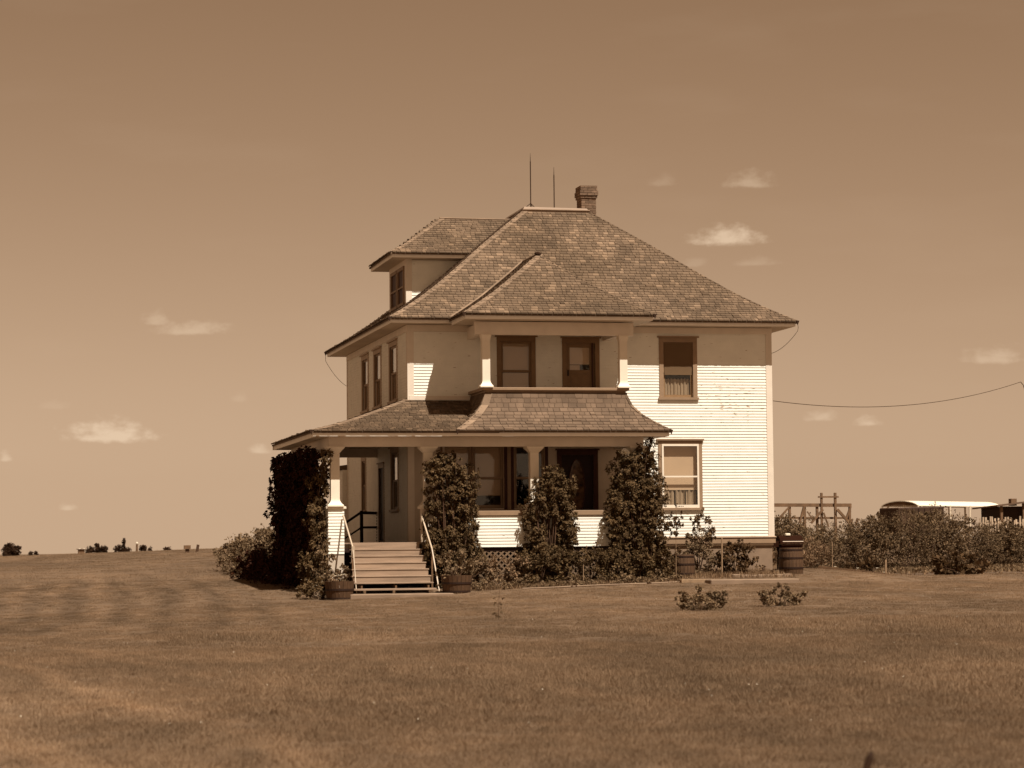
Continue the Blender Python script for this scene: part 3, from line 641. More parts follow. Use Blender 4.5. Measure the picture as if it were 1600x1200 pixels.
def eave_box(x0, x1, y0, y1, z0, z1, wx0, wx1, wy0, wy1, parent, sides='FLRB', mf=None):
    """fascia boards at the eave edge and a flat soffit back to the wall"""
    f = mf or M_FASCIA
    if 'F' in sides: MB().box(x0 + .048, x1 - .048, y0 + 0.048, y0 + 0.063, z0, z1 - 0.008).build('fascia', f, parent)
    if 'B' in sides: MB().box(x0 + .048, x1 - .048, y1 - 0.063, y1 - 0.038, z0, z1 - 0.008).build('fascia', f, parent)
    if 'L' in sides: MB().box(x0 + .048, x0 + .063, y0 + 0.063, y1 - 0.063, z0, z1 - 0.008).build('fascia', f, parent)
    if 'R' in sides: MB().box(x1 - .063, x1 - .048, y0 + 0.063, y1 - 0.063, z0, z1 - 0.008).build('fascia', f, parent)
    s = MB()
    if wy0 > y0: s.box(x0 + .063, x1 - .063, y0 + .063, wy0, z0 + 0.006, z0 + 0.02)
    if wy1 < y1: s.box(x0 + .063, x1 - .063, wy1, y1 - .063, z0 + 0.006, z0 + 0.02)
    if wx0 > x0: s.box(x0 + .063, wx0, wy0, wy1, z0 + 0.006, z0 + 0.02)
    if wx1 < x1: s.box(wx1, x1 - .063, wy0, wy1, z0 + 0.006, z0 + 0.02)
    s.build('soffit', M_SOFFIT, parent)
eave_box(-OV, WX + OV, -OV, DY + OV, 6.985, 7.13, 0, WX, 0, DY, RM)

# canopy over the balcony
CX0, CX1, CYF = 1.07, 6.42, -2.68
zf_can = prof([(0, 7.08), (0.55, 7.42), (1.1, 7.78), (2.05, 8.50), (2.675, 9.0)])
TC = (CX1 - CX0) / 2
cm = MB(); cm.box(CX0 + .05, CX1 - .05, CYF + .05, -OV, 6.93, 6.945); RC = cm.build('canopy_roof', M_SOFFIT, H)
vclip = lambda side: (lambda a, t: zf_can(t) > zf_main(a + OV) - 0.25 if a > -OV else True)
roof_face(zf_can, 'F', CYF, CX0, CX1, TC, RC, exposure=0.142)
roof_face(zf_can, 'L', CX0, CYF, 2.3, TC, RC, exposure=0.142, hips=(1, 0), clip=vclip('L'))
roof_face(zf_can, 'R', CX1, CYF, 2.3, TC, RC, exposure=0.142, hips=(1, 0), clip=vclip('R'))
hipcap(zf_can, CX0, CYF, 1, 1, TC, RC, wd=0.2); hipcap(zf_can, CX1, CYF, -1, 1, TC, RC, wd=0.2)
q = MB(); q.tube([(CX0 + TC, CYF + TC - .02, 9.03), (CX0 + TC, 2.0, 9.03)], 0.035, 6); q.build('ridge_roll', M_RIDGE, RC)
q = MB(); q.lathe(CX0 + TC, CYF + TC, [(0.02, 9.0), (0.10, 9.02), (0.10, 9.06), (0.03, 9.09)], 8); q.build('ridge_end_cap', M_IRON, RC)
# valley boards on the left, where canopy meets the main roof
q = MB(); pts = []
for k in range(15):
    t = TC * k / 14
    # find y where main roof height equals canopy height
    z = zf_can(t); ys = np.linspace(0, TM, 400); zz = np.array([zf_main(v) for v in ys]); y = float(np.interp(z, zz, ys)) - OV
    pts.append((CX0 + t, max(y, -OV), z + 0.03))

for i_ in range(len(pts) - 1): q.bar(pts[i_], pts[i_ + 1], 0.05, 0.10, (0, -0.6, 0.8))
q.build('valley_strip', M_RIDGE, RC)

q = MB(); q.tube([(2 * (CX0 + TC) - p[0], p[1], p[2]) for p in pts], 0.03, 5); q.build('valley_strip', M_RIDGE, RC)
eave_box(CX0, CX1, CYF, -OV, 6.925, 7.07, CX0, CX1, -2.06, -OV, RC, 'FLR')
bm_ = MB(); bm_.box(1.50, 5.97, -2.06, -1.88, 6.55, 6.905); bm_.build('canopy_beam', M_TRIM, H)
bm_ = MB(); bm_.box(1.69, 1.87, -1.88, 0, 6.57, 6.905); bm_.box(5.60, 5.78, -1.88, 0, 6.57, 6.905); bm_.build('canopy_beam', M_TRIM, H)
MB().box(1.87, 5.60, -1.88, -0.03, 6.89, 6.91).build('balcony_ceiling', M_SOFFIT, H)

# skirt roof of the balcony, porch roof
zf_sk = prof([(0, 3.885), (.33, 4.09), (.62, 4.31), (.8, 4.49), (.92, 4.67), (.975, 4.86), (1.0, 4.97)])
SX0, SX1, SYF = 0.78, 6.74, -3.05
sk = MB(); sk.box(SX0 + .6, SX1 - .6, -2.4, 0, 4.0, 4.02); RS = sk.build('skirt_roof', M_SOFFIT, H)
roof_face(zf_sk, 'F', SYF, SX0, SX1, 1.0, RS, exposure=0.150, individual=300, shw=(0.14, 0.27), thick=0.022)
roof_face(zf_sk, 'L', SX0, SYF, 0.0, 1.0, RS, exposure=0.150, hips=(1, 0), shw=(0.14, 0.27))
roof_face(zf_sk, 'R', SX1, SYF, 0.0, 1.0, RS, exposure=0.150, hips=(1, 0), shw=(0.14, 0.27))
hipcap(zf_sk, SX0, SYF, 1, 1, 0.99, RS, wd=0.24, lift=0.0); hipcap(zf_sk, SX1, SYF, -1, 1, 0.99, RS, wd=0.2)
zf_po = prof([(0, 3.87), (0.7, 4.05), (1.2, 4.2), (1.6, 4.34), (2.2, 4.55), (3.14, 4.90)])
PX0 = -3.14
po = MB(); po.box(PX0 + 0.6, 1.2, -2.5, -0.1, 3.90, 3.92); RP = po.build('porch_roof', M_SOFFIT, H)
roof_face(zf_po, 'F', SYF + 0.012, PX0, 1.95, 3.04, RP, exposure=0.150, hips=(1, 0))
roof_face(zf_po, 'L', PX0, SYF, 5.72, 3.14, RP, exposure=0.150, hips=(1, 0))
hipcap(zf_po, PX0, SYF, 1, 1, 3.04, RP, wd=0.2)
q = MB(); q.box(0.02, 1.75, -0.04, 0.0, 4.87, 4.99); q.build('wall_flashing', M_TRIM, RP)
q = MB(); q.poly([(PX0 + .02, 5.70, 3.70), (0, 5.70, 3.70), (0, 5.70, 4.86), (PX0 + .02, 5.70, 3.86), (PX0 + .02, 5.66, 3.70), (0, 5.66, 3.70), (0, 5.66, 4.86), (PX0 + .02, 5.66, 3.86)], [(0, 1, 2, 3), (7, 6, 5, 4), (0, 4, 5, 1), (3, 2, 6, 7)]); q.build('gable_end_board', M_TRIM, RP)
MB().box(PX0 + .048, SX1 - .048, SYF + 0.048, SYF + 0.063, 3.725, 3.868).build('fascia', M_FASCIA, RP)
MB().box(PX0 + .048, PX0 + .063, SYF + .063, 5.66, 3.70, 3.862).build('fascia', M_FASCIA, RP)
MB().box(SX1 - .063, SX1 - .048, SYF + .063, 0, 3.725, 3.868).build('fascia', M_FASCIA, RP)
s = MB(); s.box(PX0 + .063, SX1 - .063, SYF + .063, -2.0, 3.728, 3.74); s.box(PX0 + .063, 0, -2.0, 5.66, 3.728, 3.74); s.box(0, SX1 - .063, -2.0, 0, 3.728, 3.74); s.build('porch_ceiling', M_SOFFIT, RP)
b = MB(); b.box(-2.58, 6.12, PY, PY + 0.2, 3.47, 3.728); b.box(-2.58, -2.38, PY + .2, 5.6, 3.47, 3.728); b.box(5.92, 6.12, PY + .2, 0, 3.47, 3.728); b.box(-2.38, 0, 5.4, 5.6, 3.47, 3.728); b.build('porch_beam', M_TRIM, H)
# hip corner drops (dark metal ends at the eave corners)
q = MB()
for (x, y, z) in ((-OV, -OV, 7.12), (WX + OV, -OV, 7.12), (CX0, CYF, 7.07), (CX1, CYF, 7.07), (SX0 + .02, SYF, 3.87), (SX1, SYF, 3.87), (PX0, SYF, 3.86), (-OV, DY + OV, 7.12)):
    q.poly([(x - .05, y - .03, z + .03), (x + .05, y - .03, z + .03), (x, y - .02, z - .11), (x - .05, y + .05, z + .03), (x + .05, y + .05, z + .03)], [(0, 2, 1), (0, 1, 4, 3), (1, 2, 4), (0, 3, 2), (2, 3, 4)])
q.build('corner_flashing', M_IRON, H)

# balcony parapet cap, floor, posts
q = MB(); q.box(1.70, 5.82, -2.12, -1.86, 5.02, 5.10); q.build('parapet_cap', M_TAUPE, H, bevel=0.01)
q = MB(); q.box(1.70, 1.96, -1.86, 0, 5.02, 5.10); q.box(5.56, 5.82, -1.86, 0, 5.02, 5.10); q.build('parapet_cap', M_TAUPE, H)
q = MB(); q.box(1.78, 5.74, -2.03, -1.92, 3.75, 5.02); q.box(1.78, 1.9, -1.92, 0, 3.75, 5.02); q.box(5.62, 5.74, -1.92, 0, 3.75, 5.02); q.build('balcony_parapet', M_TAUPE, H)
MB().box(1.9, 5.62, -1.92, 0, 4.5, 4.6).build('balcony_floor', M_TIMBER, H)
def column(cx_, cy_, z0, z1, hw, base, cap, name):
    m = MB(); m.frustum(cx_, cy_, z0, z0 + 0.035, hw + base, hw + base); 
    zz = z0 + 0.035
    for k in range(5):
        a = hw + base * (1 - k / 5) ** 2.2; b2 = hw + base * (1 - (k + 1) / 5) ** 2.2; m.frustum(cx_, cy_, zz, zz + 0.035, a, b2); zz += 0.035
    m.frustum(cx_, cy_, zz, z1 - 0.17, hw, hw)
    m.frustum(cx_, cy_, z1 - 0.17, z1 - 0.035, hw, hw + cap); m.frustum(cx_, cy_, z1 - 0.035, z1, hw + cap, hw + cap)
    return m.build(name, M_POST, H)
column(1.80, -1.99, 5.10, 6.55, 0.108, 0.075, 0.03, 'balcony_post'); column(5.67, -1.99, 5.10, 6.55, 0.108, 0.075, 0.03, 'balcony_post')
for cx_ in (-2.415, 0.12, 3.05, 5.95): column(cx_, -2.30, 1.865, 3.47, 0.118, 0.10, 0.12, 'porch_post')
for cy_ in (1.6, 5.3): column(-2.46, cy_, 1.865, 3.47, 0.118, 0.10, 0.12, 'porch_post')
# pedestal, parapet
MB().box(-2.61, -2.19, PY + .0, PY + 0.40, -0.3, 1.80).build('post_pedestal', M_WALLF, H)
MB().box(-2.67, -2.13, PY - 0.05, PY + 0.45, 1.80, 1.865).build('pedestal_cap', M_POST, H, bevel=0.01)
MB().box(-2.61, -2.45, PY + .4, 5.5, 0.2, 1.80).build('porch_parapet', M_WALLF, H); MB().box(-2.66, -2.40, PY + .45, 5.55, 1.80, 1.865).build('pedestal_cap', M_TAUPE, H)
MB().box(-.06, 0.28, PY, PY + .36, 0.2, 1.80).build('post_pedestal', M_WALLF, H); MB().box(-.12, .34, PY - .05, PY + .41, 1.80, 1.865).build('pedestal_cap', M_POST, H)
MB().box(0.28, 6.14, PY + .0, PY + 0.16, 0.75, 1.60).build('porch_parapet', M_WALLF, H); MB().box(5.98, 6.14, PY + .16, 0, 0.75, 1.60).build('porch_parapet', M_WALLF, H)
MB().box(0.34, 6.19, PY - 0.05, PY + 0.24, 1.60, 1.73).build('parapet_rail', M_TAUPE, H, bevel=0.008); MB().box(5.94, 6.19, PY + .24, 0, 1.60, 1.73).build('parapet_rail', M_TAUPE, H)
MB().frustum(3.05, -2.30, 1.73, 1.865, 0.2, 0.2).build('post_block', M_POST, H); MB().frustum(5.95, -2.30, 1.73, 1.865, 0.2, 0.2).build('post_block', M_POST, H)
for k in range(22):
    x0 = -2.44 + k * 0.39
    MB().box(x0, x0 + 0.384, PY + 0.002 if x0 > 0.3 or x0 < -2.2 else PY - 0.04, 5.55 if x0 < -0.3 else -0.002, 0.86, 0.90).build('floor_plank', M_STEP, H)
MB().box(-2.60, 6.12, PY + 0.03, PY + 0.07, 0.64, 0.745).build('rim_joist', M_DKWOOD, H)
# lattice skirt
q = MB(); zb, zt_ = -0.42, 0.64; hgt = zt_ - zb
for k in range(-8, 42):
    xb = 0.3 + k * 0.165
    for sgn, yy in ((1, PY + 0.035), (-1, PY + 0.045)):
        x0, x1 = xb, xb + sgn * hgt
        za, zc2 = zb, zt_
        lo, hi = 0.28, 6.14
        def cl(xa, z_a, xb_, z_b):
            pts = []
            t0, t1 = 0, 1
            dx = xb_ - xa
            for lim, s_ in ((lo, 1), (hi, -1)):
                fa, fb2 = s_ * (xa - lim), s_ * (xb_ - lim)
                if fa < 0 and fb2 < 0: return None
                if fa < 0: t0 = max(t0, -fa / (fb2 - fa))
                if fb2 < 0: t1 = min(t1, fa / (fa - fb2))
            if t1 - t0 < 0.05: return None
            return (xa + dx * t0, z_a + (z_b - z_a) * t0, xa + dx * t1, z_a + (z_b - z_a) * t1)
        c_ = cl(x0, za, x1, zc2)
        if c_: q.bar((c_[0], yy, c_[1]), (c_[2], yy, c_[3]), 0.007, 0.034, (0, 1, 0)) if False else q.hexa([(c_[0] - .033, yy, c_[1]), (c_[0] + .033, yy, c_[1]), (c_[2] + .033, yy, c_[3]), (c_[2] - .033, yy, c_[3])], [(c_[0] - .033, yy + .007, c_[1]), (c_[0] + .033, yy + .007, c_[1]), (c_[2] + .033, yy + .007, c_[3]), (c_[2] - .033, yy + .007, c_[3])])
q.build('lattice', M_LATT, H)
MB().box(-2.5, 6.1, -2.0, -1.95, -0.6, 0.64).build('crawlspace_board', M_DKWOOD, H)

# dormer
DX, DY0, DY1 = 0.72, 4.33, 7.30; OD = 0.56
zf_d = prof([(0, 9.47), (0.5, 9.73), (1.0, 10.06), (1.55, 10.42), (2.06, 10.76)])
dm = MB(); dm.box(DX + .02, 4.3, DY0 + .02, DY1 - .02, 7.3, 9.35); RD = dm.build('dormer', M_WALLF, H)
NBsave = NB[0]
clap(('F', DY0), DX + 0.16, 3.6, 7.75, 9.30, [], individual=False, parent=RD, joints=False)
MB().box(DX - 0.02, DX + 0.16, DY0 - 0.03, DY0 + 0.02, 7.7, 9.33).build('corner_board', M_TRIM, RD)
MB().box(DX - 0.02, DX + .02, DY0 + .02, DY0 + 0.20, 7.7, 9.33).build('corner_board', M_TRIM, RD); MB().box(DX - 0.02, DX + .02, DY1 - .2, DY1, 7.7, 9.33).build('corner_board', M_TRIM, RD)
MB().box(DX - .02, DX + .02, DY0 + .2, DY1 - .2, 9.16, 9.33).build('dormer_head', M_TRIM, RD)
for k in range(2):
    y0_ = DY0 + 0.32 + k * 1.22; y1_ = y0_ + 1.12
    q = MB()
    for (a, b2, c_, d_) in ((y0_, y0_ + .09, 8.0, 9.16), (y1_ - .09, y1_, 8.0, 9.16), (y0_ + .09, y1_ - .09, 9.06, 9.16), (y0_ + .09, y1_ - .09, 8.0, 8.08), (y0_ + .09, y1_ - .09, 8.52, 8.57)): q.box(DX - .045, DX + .02, a, b2, c_, d_)
    w = q.build('dormer_window', M_TAUPE, RD)
    MB().box(DX + 0.004, DX + .012, y0_ + .09, y1_ - .09, 8.08, 9.06).build('pane', M_DKCASE, RD)
roof_face(zf_d, 'L', DX - OD, DY0 - OD, DY1 + OD, 2.04, RD, exposure=0.142, hips=(1, 1))
roof_face(lambda t: zf_d(t), 'F', DY0 - OD, DX - OD, 4.35, 2.04, RD, exposure=0.142, hips=(0.86, 0), clip=lambda a, t: zf_d(t) > zf_main(a + OV) - 0.3)
roof_face(lambda t: zf_d(t), 'B', DY1 + OD, DX - OD, 4.35, 2.04, RD, exposure=0.142, hips=(0.86, 0), detail=False)
hipcap(zf_d, DX - OD, DY0 - OD, 1, 1, 2.04, RD, wd=0.16, kx=0.93)
q = MB(); q.tube([(DX - OD + 1.85, DY0 - OD + 2.045, 10.77), (4.3, DY0 - OD + 2.045, 10.76)], 0.035, 6); q.build('ridge_roll', M_RIDGE, RD)
eave_box(DX - OD, 4.2, DY0 - OD, DY1 + OD, 9.32, 9.47, DX, 4.2, DY0, DY1, RD, 'FLB')

# chimney
CHX0, CHX1, CHY0, CHY1 = 6.27, 6.73, 5.0, 5.62
q = MB(); q.box(CHX0 + .012, CHX1 - .012, CHY0 + .012, CHY1 - .012, 9.8, 11.74); CH = q.build('chimney', M_MORTAR, H)
def brick_ring(z, x0, x1, y0, y1, off):
    for (p, q0, q1, ax) in (('F', x0, x1, y0), ('B', x0, x1, y1), ('L', y0 + 0.1, y1 - 0.1, x0), ('R', y0 + 0.1, y1 - 0.1, x1)):
        a = q0 - off if off else q0
        while a < q1 - 0.02:
            a0, a1 = max(a, q0), min(a + 0.222, q1); a += 0.232
            if a1 - a0 < 0.04: continue
            j = rnd.uniform(-0.003, 0.003)
            if p == 'F': MB().box(a0, a1, ax + j, ax + 0.1, z, z + 0.066).build('brick', M_BRICK, CH)
            elif p == 'B': MB().box(a0, a1, ax - 0.1, ax + j, z, z + 0.066).build('brick', M_BRICK, CH)
            elif p == 'L': MB().box(ax + j, ax + 0.1, a0, a1, z, z + 0.066).build('brick', M_BRICK, CH)
            else: MB().box(ax - 0.1, ax + j, a0, a1, z, z + 0.066).build('brick', M_BRICK, CH)
z = 10.20; k = 0
while z < 11.70:
    g = 0.0 if z < 11.30 else (0.03 if z < 11.38 else (0.055 if z < 11.58 else 0.03))
    brick_ring(z, CHX0 - g, CHX1 + g, CHY0 - g, CHY1 + g, 0.11 if k % 2 else 0); z += 0.078; k += 1
MB().box(CHX0 - .02, CHX1 + .02, CHY0 - .02, CHY1 + .02, 11.70, 11.745).build('chimney_crown', M_MORTAR, CH, bevel=0.01)

# lightning rods and conductor wires
def rod(x, y, z0, z1, legs, label):
    q = MB(); q.tube([(x, y, z0), (x, y, z1 - 0.25)], 0.017, 6); q.tube([(x, y, z1 - .25), (x, y, z1)], 0.012, 5, 0.004)
    o = q.build('lightning_rod', M_IRON, H); o['label'] = label
    if legs:
        q = MB()
        for a in range(3):
            t = a * 2.094 + 0.5; q.tube([(x, y, z0 + 0.32), (x + 0.45 * math.cos(t), y + 0.5 * math.sin(t), z0)], 0.011, 5)
        q.build('rod_brace', M_IRON, o)
rod(4.86, 5.8, 10.96, 12.83, True, 'taller braced lightning rod'); rod(5.60, 5.8, 10.93, 12.42, False, 'shorter lightning rod')
def sagwire(p, q_, sag, n=14): 
    p, q_ = Vector(p), Vector(q_); return [p.lerp(q_, k / n) - Vector((0, 0, sag * 4 * (k / n) * (1 - k / n))) for k in range(n + 1)]
q = MB(); q.tube([(WX + OV, -OV, 7.1), (WX + OV + .02, -OV, 6.95)] + sagwire((WX + OV, -OV, 6.85), (WX + .02, -.02, 6.25), 0.10), 0.007, 5); q.build('conductor_wire', M_WIRE, H)
q = MB(); q.tube([(-OV, DY + OV, 7.1), (-OV, DY + OV, 6.9)] + sagwire((-OV, DY + OV, 6.85), (-0.03, DY, 6.0), 0.10), 0.007, 5); q.build('conductor_wire', M_WIRE, H)
q = MB(); q.tube([(4.86, 5.8, 11.0), (4.4, 4.5, 10.95), (4.28, 4.28, 10.92)] + [(-OV + t, -OV + t, zf_main(t) + 0.07) for t in (4.2, 3.4, 2.6, 1.8, 1.0, .3)], 0.008, 5); q.build('conductor_wire', M_WIRE, H)

# rear lean-to visible past the end of the side wall
q = MB(); q.box(-0.16, 3.0, DY + .03, DY + 2.6, -0.5, 3.30); LT = q.build('rear_porch', M_WALLF, H)
clap(('F', DY + 0.03), -0.16, 0.0, 0.4, 3.28, [], individual=False, parent=LT); clap(('L', -0.16), DY + .03, DY + 2.6, 0.4, 3.28, [], individual=False, parent=LT)
q = MB(); q.hexa([(-0.32, DY + .03, 3.32), (3.2, DY + .03, 3.32), (3.2, DY + 2.9, 3.32), (-.32, DY + 2.9, 3.32)], [(-0.3, DY + .03, 3.42), (3.2, DY + .03, 3.9), (3.2, DY + 2.9, 3.9), (-.3, DY + 2.9, 3.42)]); q.build('lean_to_roof', M_SHING, LT)

# side-porch railing and its steps (dark), at the back end of the porch
q = MB()
for x in (-0.47, 0.03): q.box(x - .045, x + .045, 5.56, 5.65, 0.9, 1.88 if x < 0 else 1.84)
q.bar((-0.47, 5.6, 1.82), (0.06, 5.6, 1.80), 0.06, 0.09); q.bar((-0.47, 5.6, 1.38), (0.06, 5.6, 1.38), 0.045, 0.07)
q.bar((-0.47, 5.6, 1.84), (-1.5, 5.6, 1.15), 0.05, 0.07); q.bar((-0.47, 5.6, 1.38), (-1.5, 5.6, 0.72), 0.04, 0.05)
q.box(-1.1, -1.02, 5.56, 5.65, 0.9, 1.45)
q.build('side_railing', M_DKWOOD, H)

# front steps
SX_0, SX_1 = -2.03, -0.14
ST = MB(); nr_ = 7; rise = 0.175; run = 0.262; y_top = PY - 0.04
prof_pts = []
for x in (SX_0 + .04, (SX_0 + SX_1) / 2, SX_1 - .08):
    pts = [(y_top + .02, 0.86)]
    for k in range(nr_):
        z = 0.86 - (k + 1) * rise + 0.0; y = y_top - k * run
        pts += [(y, z + rise - .04), (y, z - .04)] if k == 0 else [(y, z + rise - .04), (y, z - .04)]
    pts.append((y_top - nr_ * run + 0.02, -0.40)); pts.append((y_top + .02, -0.45))
    n = len(pts); v = [(x, p[0], p[1]) for p in pts] + [(x + .045, p[0], p[1]) for p in pts]
    ST.poly(v, [tuple(range(n)), tuple(range(2 * n - 1, n - 1, -1))] + [(i, i + n, (i + 1) % n + n, (i + 1) % n) for i in range(n)])
STO = ST.build('porch_steps', M_TIMBER, H)
for k in range(nr_):
    ztr = 0.90 - (k) * rise; y = y_top - k * run
    jx = rnd.uniform(-.012, .012)
    x0, x1 = SX_0 - 0.03 * k + jx, SX_1 + 0.012 * k * (1 if k < 6 else 1) + (0.16 if k in (1, 2) else 0) * 0
    if k > 0:
        MB().box(x0, x1, y - 0.026, y + run - 0.014, ztr - 0.034, ztr).build('tread', M_STEP, STO, bevel=0.004)
    MB().box(x0 + .02, x1 - .02, y - 0.012, y + 0.006, ztr - rise, ztr - 0.04 if k else ztr).build('riser', M_STEP, STO) if k < nr_ - 1 else None
MB().box(SX_0 - .18, SX_1 + .10, y_top - nr_ * run + run - .035 - 0.262, y_top - nr_ * run + run - 0.02, 0.90 - nr_ * rise - .048 + 0.02, 0.90 - nr_ * rise + 0.02).build('tread', M_STEP, STO, bevel=0.004)
for x in (-1.95, -1.18, -0.22): MB().box(x, x + .06, -4.24, -4.14, -0.47, -0.345).build('step_foot', M_POST, STO)
# handrails
q = MB(); q.bar((-2.22, -2.50, 1.63), (-2.10, -3.42, 0.74), 0.036, 0.045); q.box(-2.14, -2.06, -3.46, -3.38, 0.50, 0.80); q.tube([(-2.10, -3.45, 0.70), (-2.13, -4.2, -0.42)], 0.013, 6); HR = q.build('handrail', M_METALR, STO); HR['label'] = 'left handrail of the porch steps'
MB().box(-2.13, -2.08, -3.45, -3.40, -0.45, 0.70).build('rail_post', M_TIMBER, HR)
q = MB(); q.bar((-0.10, -2.50, 1.62), (0.0, -3.50, 0.70), 0.036, 0.045); q.bar((0.0, -3.50, 0.70), (0.05, -4.25, -0.40), 0.03, 0.03); HR = q.build('handrail', M_METALR, STO); HR['label'] = 'right handrail of the porch steps'
MB().box(-.02, 0.025, -3.50, -3.46, -0.45, 0.66).build('rail_post', M_TIMBER, HR); MB().box(-.13, -.09, -2.62, -2.57, 0.9, 1.6).build('rail_post', M_METALR, HR)

# ------------------------------------------------------------------ foliage engine
TEMPL = {
    'oval': (np.array([(0, 0, 0), (.36, .42, .05), (-.36, .42, .05), (0, .45, -.03), (0, 1, -.10)], float), [(0, 1, 3), (1, 4, 3), (0, 3, 2), (2, 3, 4)]),
    'lance': (np.array([(0, 0, 0), (.13, .4, .02), (-.13, .4, .02), (0, 1, -.12)], float), [(0, 1, 3), (0, 3, 2)]),
    'blade': (np.array([(.05, 0, 0), (-.05, 0, 0), (.035, .55, .03), (-.035, .55, .03), (0, 1, .12)], float), [(1, 0, 2, 3), (3, 2, 4)]),
    'quad': (np.array([(0, 0, 0), (.4, .5, .05), (0, 1, 0), (-.4, .5, -.05)], float), [(0, 1, 2, 3)]),
}
def leaf_mesh(pos, dirs, nrm, size, templ='oval', name='foliage'):
    """pos (N,3); dirs = leaf axis; nrm = approx face normal; size (N,)"""
    tv, tf = TEMPL[templ]; N = len(pos)
    d = dirs / (np.linalg.norm(dirs, axis=1, keepdims=True) + 1e-9)
    s = np.cross(d, nrm); s /= (np.linalg.norm(s, axis=1, keepdims=True) + 1e-9); n = np.cross(s, d)
    V = pos[:, None, :] + size[:, None, None] * (tv[None, :, 0:1] * s[:, None, :] + tv[None, :, 1:2] * d[:, None, :] + tv[None, :, 2:3] * n[:, None, :])
    k = len(tv); V = V.reshape(-1, 3)
    lt = np.array([len(f) for f in tf]); flat = np.concatenate([np.array(f) for f in tf])
    loops = (flat[None, :] + (np.arange(N) * k)[:, None]).ravel(); totals = np.tile(lt, N); starts = np.concatenate([[0], np.cumsum(totals)[:-1]])
    me = bpy.data.meshes.new(name); me.vertices.add(len(V)); me.vertices.foreach_set('co', V.ravel().astype(np.float32))
    me.loops.add(len(loops)); me.loops.foreach_set('vertex_index', loops.astype(np.int32))
    me.polygons.add(len(totals)); me.polygons.foreach_set('loop_start', starts.astype(np.int32)); me.polygons.foreach_set('loop_total', totals.astype(np.int32))
    me.update(calc_edges=True); me.validate(); return me
def blob_points(blobs, per_m2=220, depth=0.35, bump=0.34, clump=0.62, seed=0, per_clump=26):
    """blobs = list of (cx,cy,cz,rx,ry,rz). returns pos, outward normals; leaf clumps on lumpy surface"""
    r = np.random.default_rng(seed); P, Nn = [], []
    for (cx_, cy_, cz_, rx, ry, rz) in blobs:
        area = 4 * math.pi * ((rx * ry) ** 1.6 / 3 + (rx * rz) ** 1.6 / 3 + (ry * rz) ** 1.6 / 3) ** (1 / 1.6)
        n = max(20, int(area * per_m2)); nc = max(6, int(n / per_clump))
        cdir = r.normal(size=(nc, 3)); cdir /= np.linalg.norm(cdir, axis=1, keepdims=True)
        crad = 1 + r.normal(size=nc) * bump * 0.5
        which = r.integers(0, nc, n)
        mixd = r.normal(size=(n, 3)); mixd /= np.linalg.norm(mixd, axis=1, keepdims=True)
        d = cdir[which] + mixd * (1 - clump) * 0.45; d /= np.linalg.norm(d, axis=1, keepdims=True)
        rad = crad[which] * (1 - depth * r.random(n) ** 2)
        p = d * rad[:, None] * np.array([rx, ry, rz]) + np.array([cx_, cy_, cz_])
        nn = d / np.array([rx, ry, rz]); nn /= np.linalg.norm(nn, axis=1, keepdims=True)
        P.append(p); Nn.append(nn)
    return np.concatenate(P), np.concatenate(Nn), r
def foliage(parent, blobs, m, size=0.10, per_m2=220, templ='oval', droop=0.4, upw=0.3, name='foliage', seed=0, clipz=None, keep=None, **k):
    P, Nn, r = blob_points(blobs, per_m2=per_m2, seed=seed, **k)
    msk = np.ones(len(P), bool)
    gzv = ground_z(P[:, 0], P[:, 1]); msk &= P[:, 2] > gzv + 0.01
    if keep is not None: msk &= keep(P)
    P, Nn = P[msk], Nn[msk]; n = len(P)
    dirs = Nn * 0.6 + r.normal(size=(n, 3)) * 0.6 + np.array([0, 0, upw - droop]); nrm = Nn + r.normal(size=(n, 3)) * 0.45 + np.array([0, 0, 0.5])
    sz = size * r.uniform(0.6, 1.35, n)
    w = WLOC[parent.name] if parent is not None else Vector()
    me = leaf_mesh(P - np.array(w), dirs, nrm, sz, templ, name)
    o = link(name, me, parent, m); return o
def stems(parent, base, tips, r0=0.015, m=None, name='stem', wob=0.1, seed=0):
    q = MB(); R = random.Random(seed); base = Vector(base)
    for t in tips:
        t = Vector(t); mid = base.lerp(t, 0.5) + Vector((R.uniform(-wob, wob), R.uniform(-wob, wob), R.uniform(0, wob)))
        q.tube([base + Vector((R.uniform(-.04, .04), R.uniform(-.04, .04), -0.05)), mid, t], r0, 5, r0 * 0.35)
    return q.build(name, m or M_STEM, parent)
def plant(name, x, y, blobs, m, label, cat, size=0.1, per_m2=220, group=None, templ='oval', nst=5, seed=0, stem_r=0.015, base=None, droop=.4, upw=.3, kw=None, **k):
    z = gz(x, y); o = thing(name, (x, y, z), label, cat, group)
    B = [(x + b[0], y + b[1], z + b[2], b[3], b[4], b[5]) for b in blobs]
    foliage(o, B, m, size, per_m2, templ, seed=seed, droop=droop, upw=upw, **k)
    R = random.Random(seed + 1); tips = []
    for i in range(nst):
        b = B[i % len(B)]; tips.append((b[0] + R.uniform(-.5, .5) * b[3], b[1] + R.uniform(-.5, .5) * b[4], b[2] + R.uniform(0, .6) * b[5]))
    stems(o, (x, y, z), tips, stem_r, seed=seed, wob=0.06)
    return o

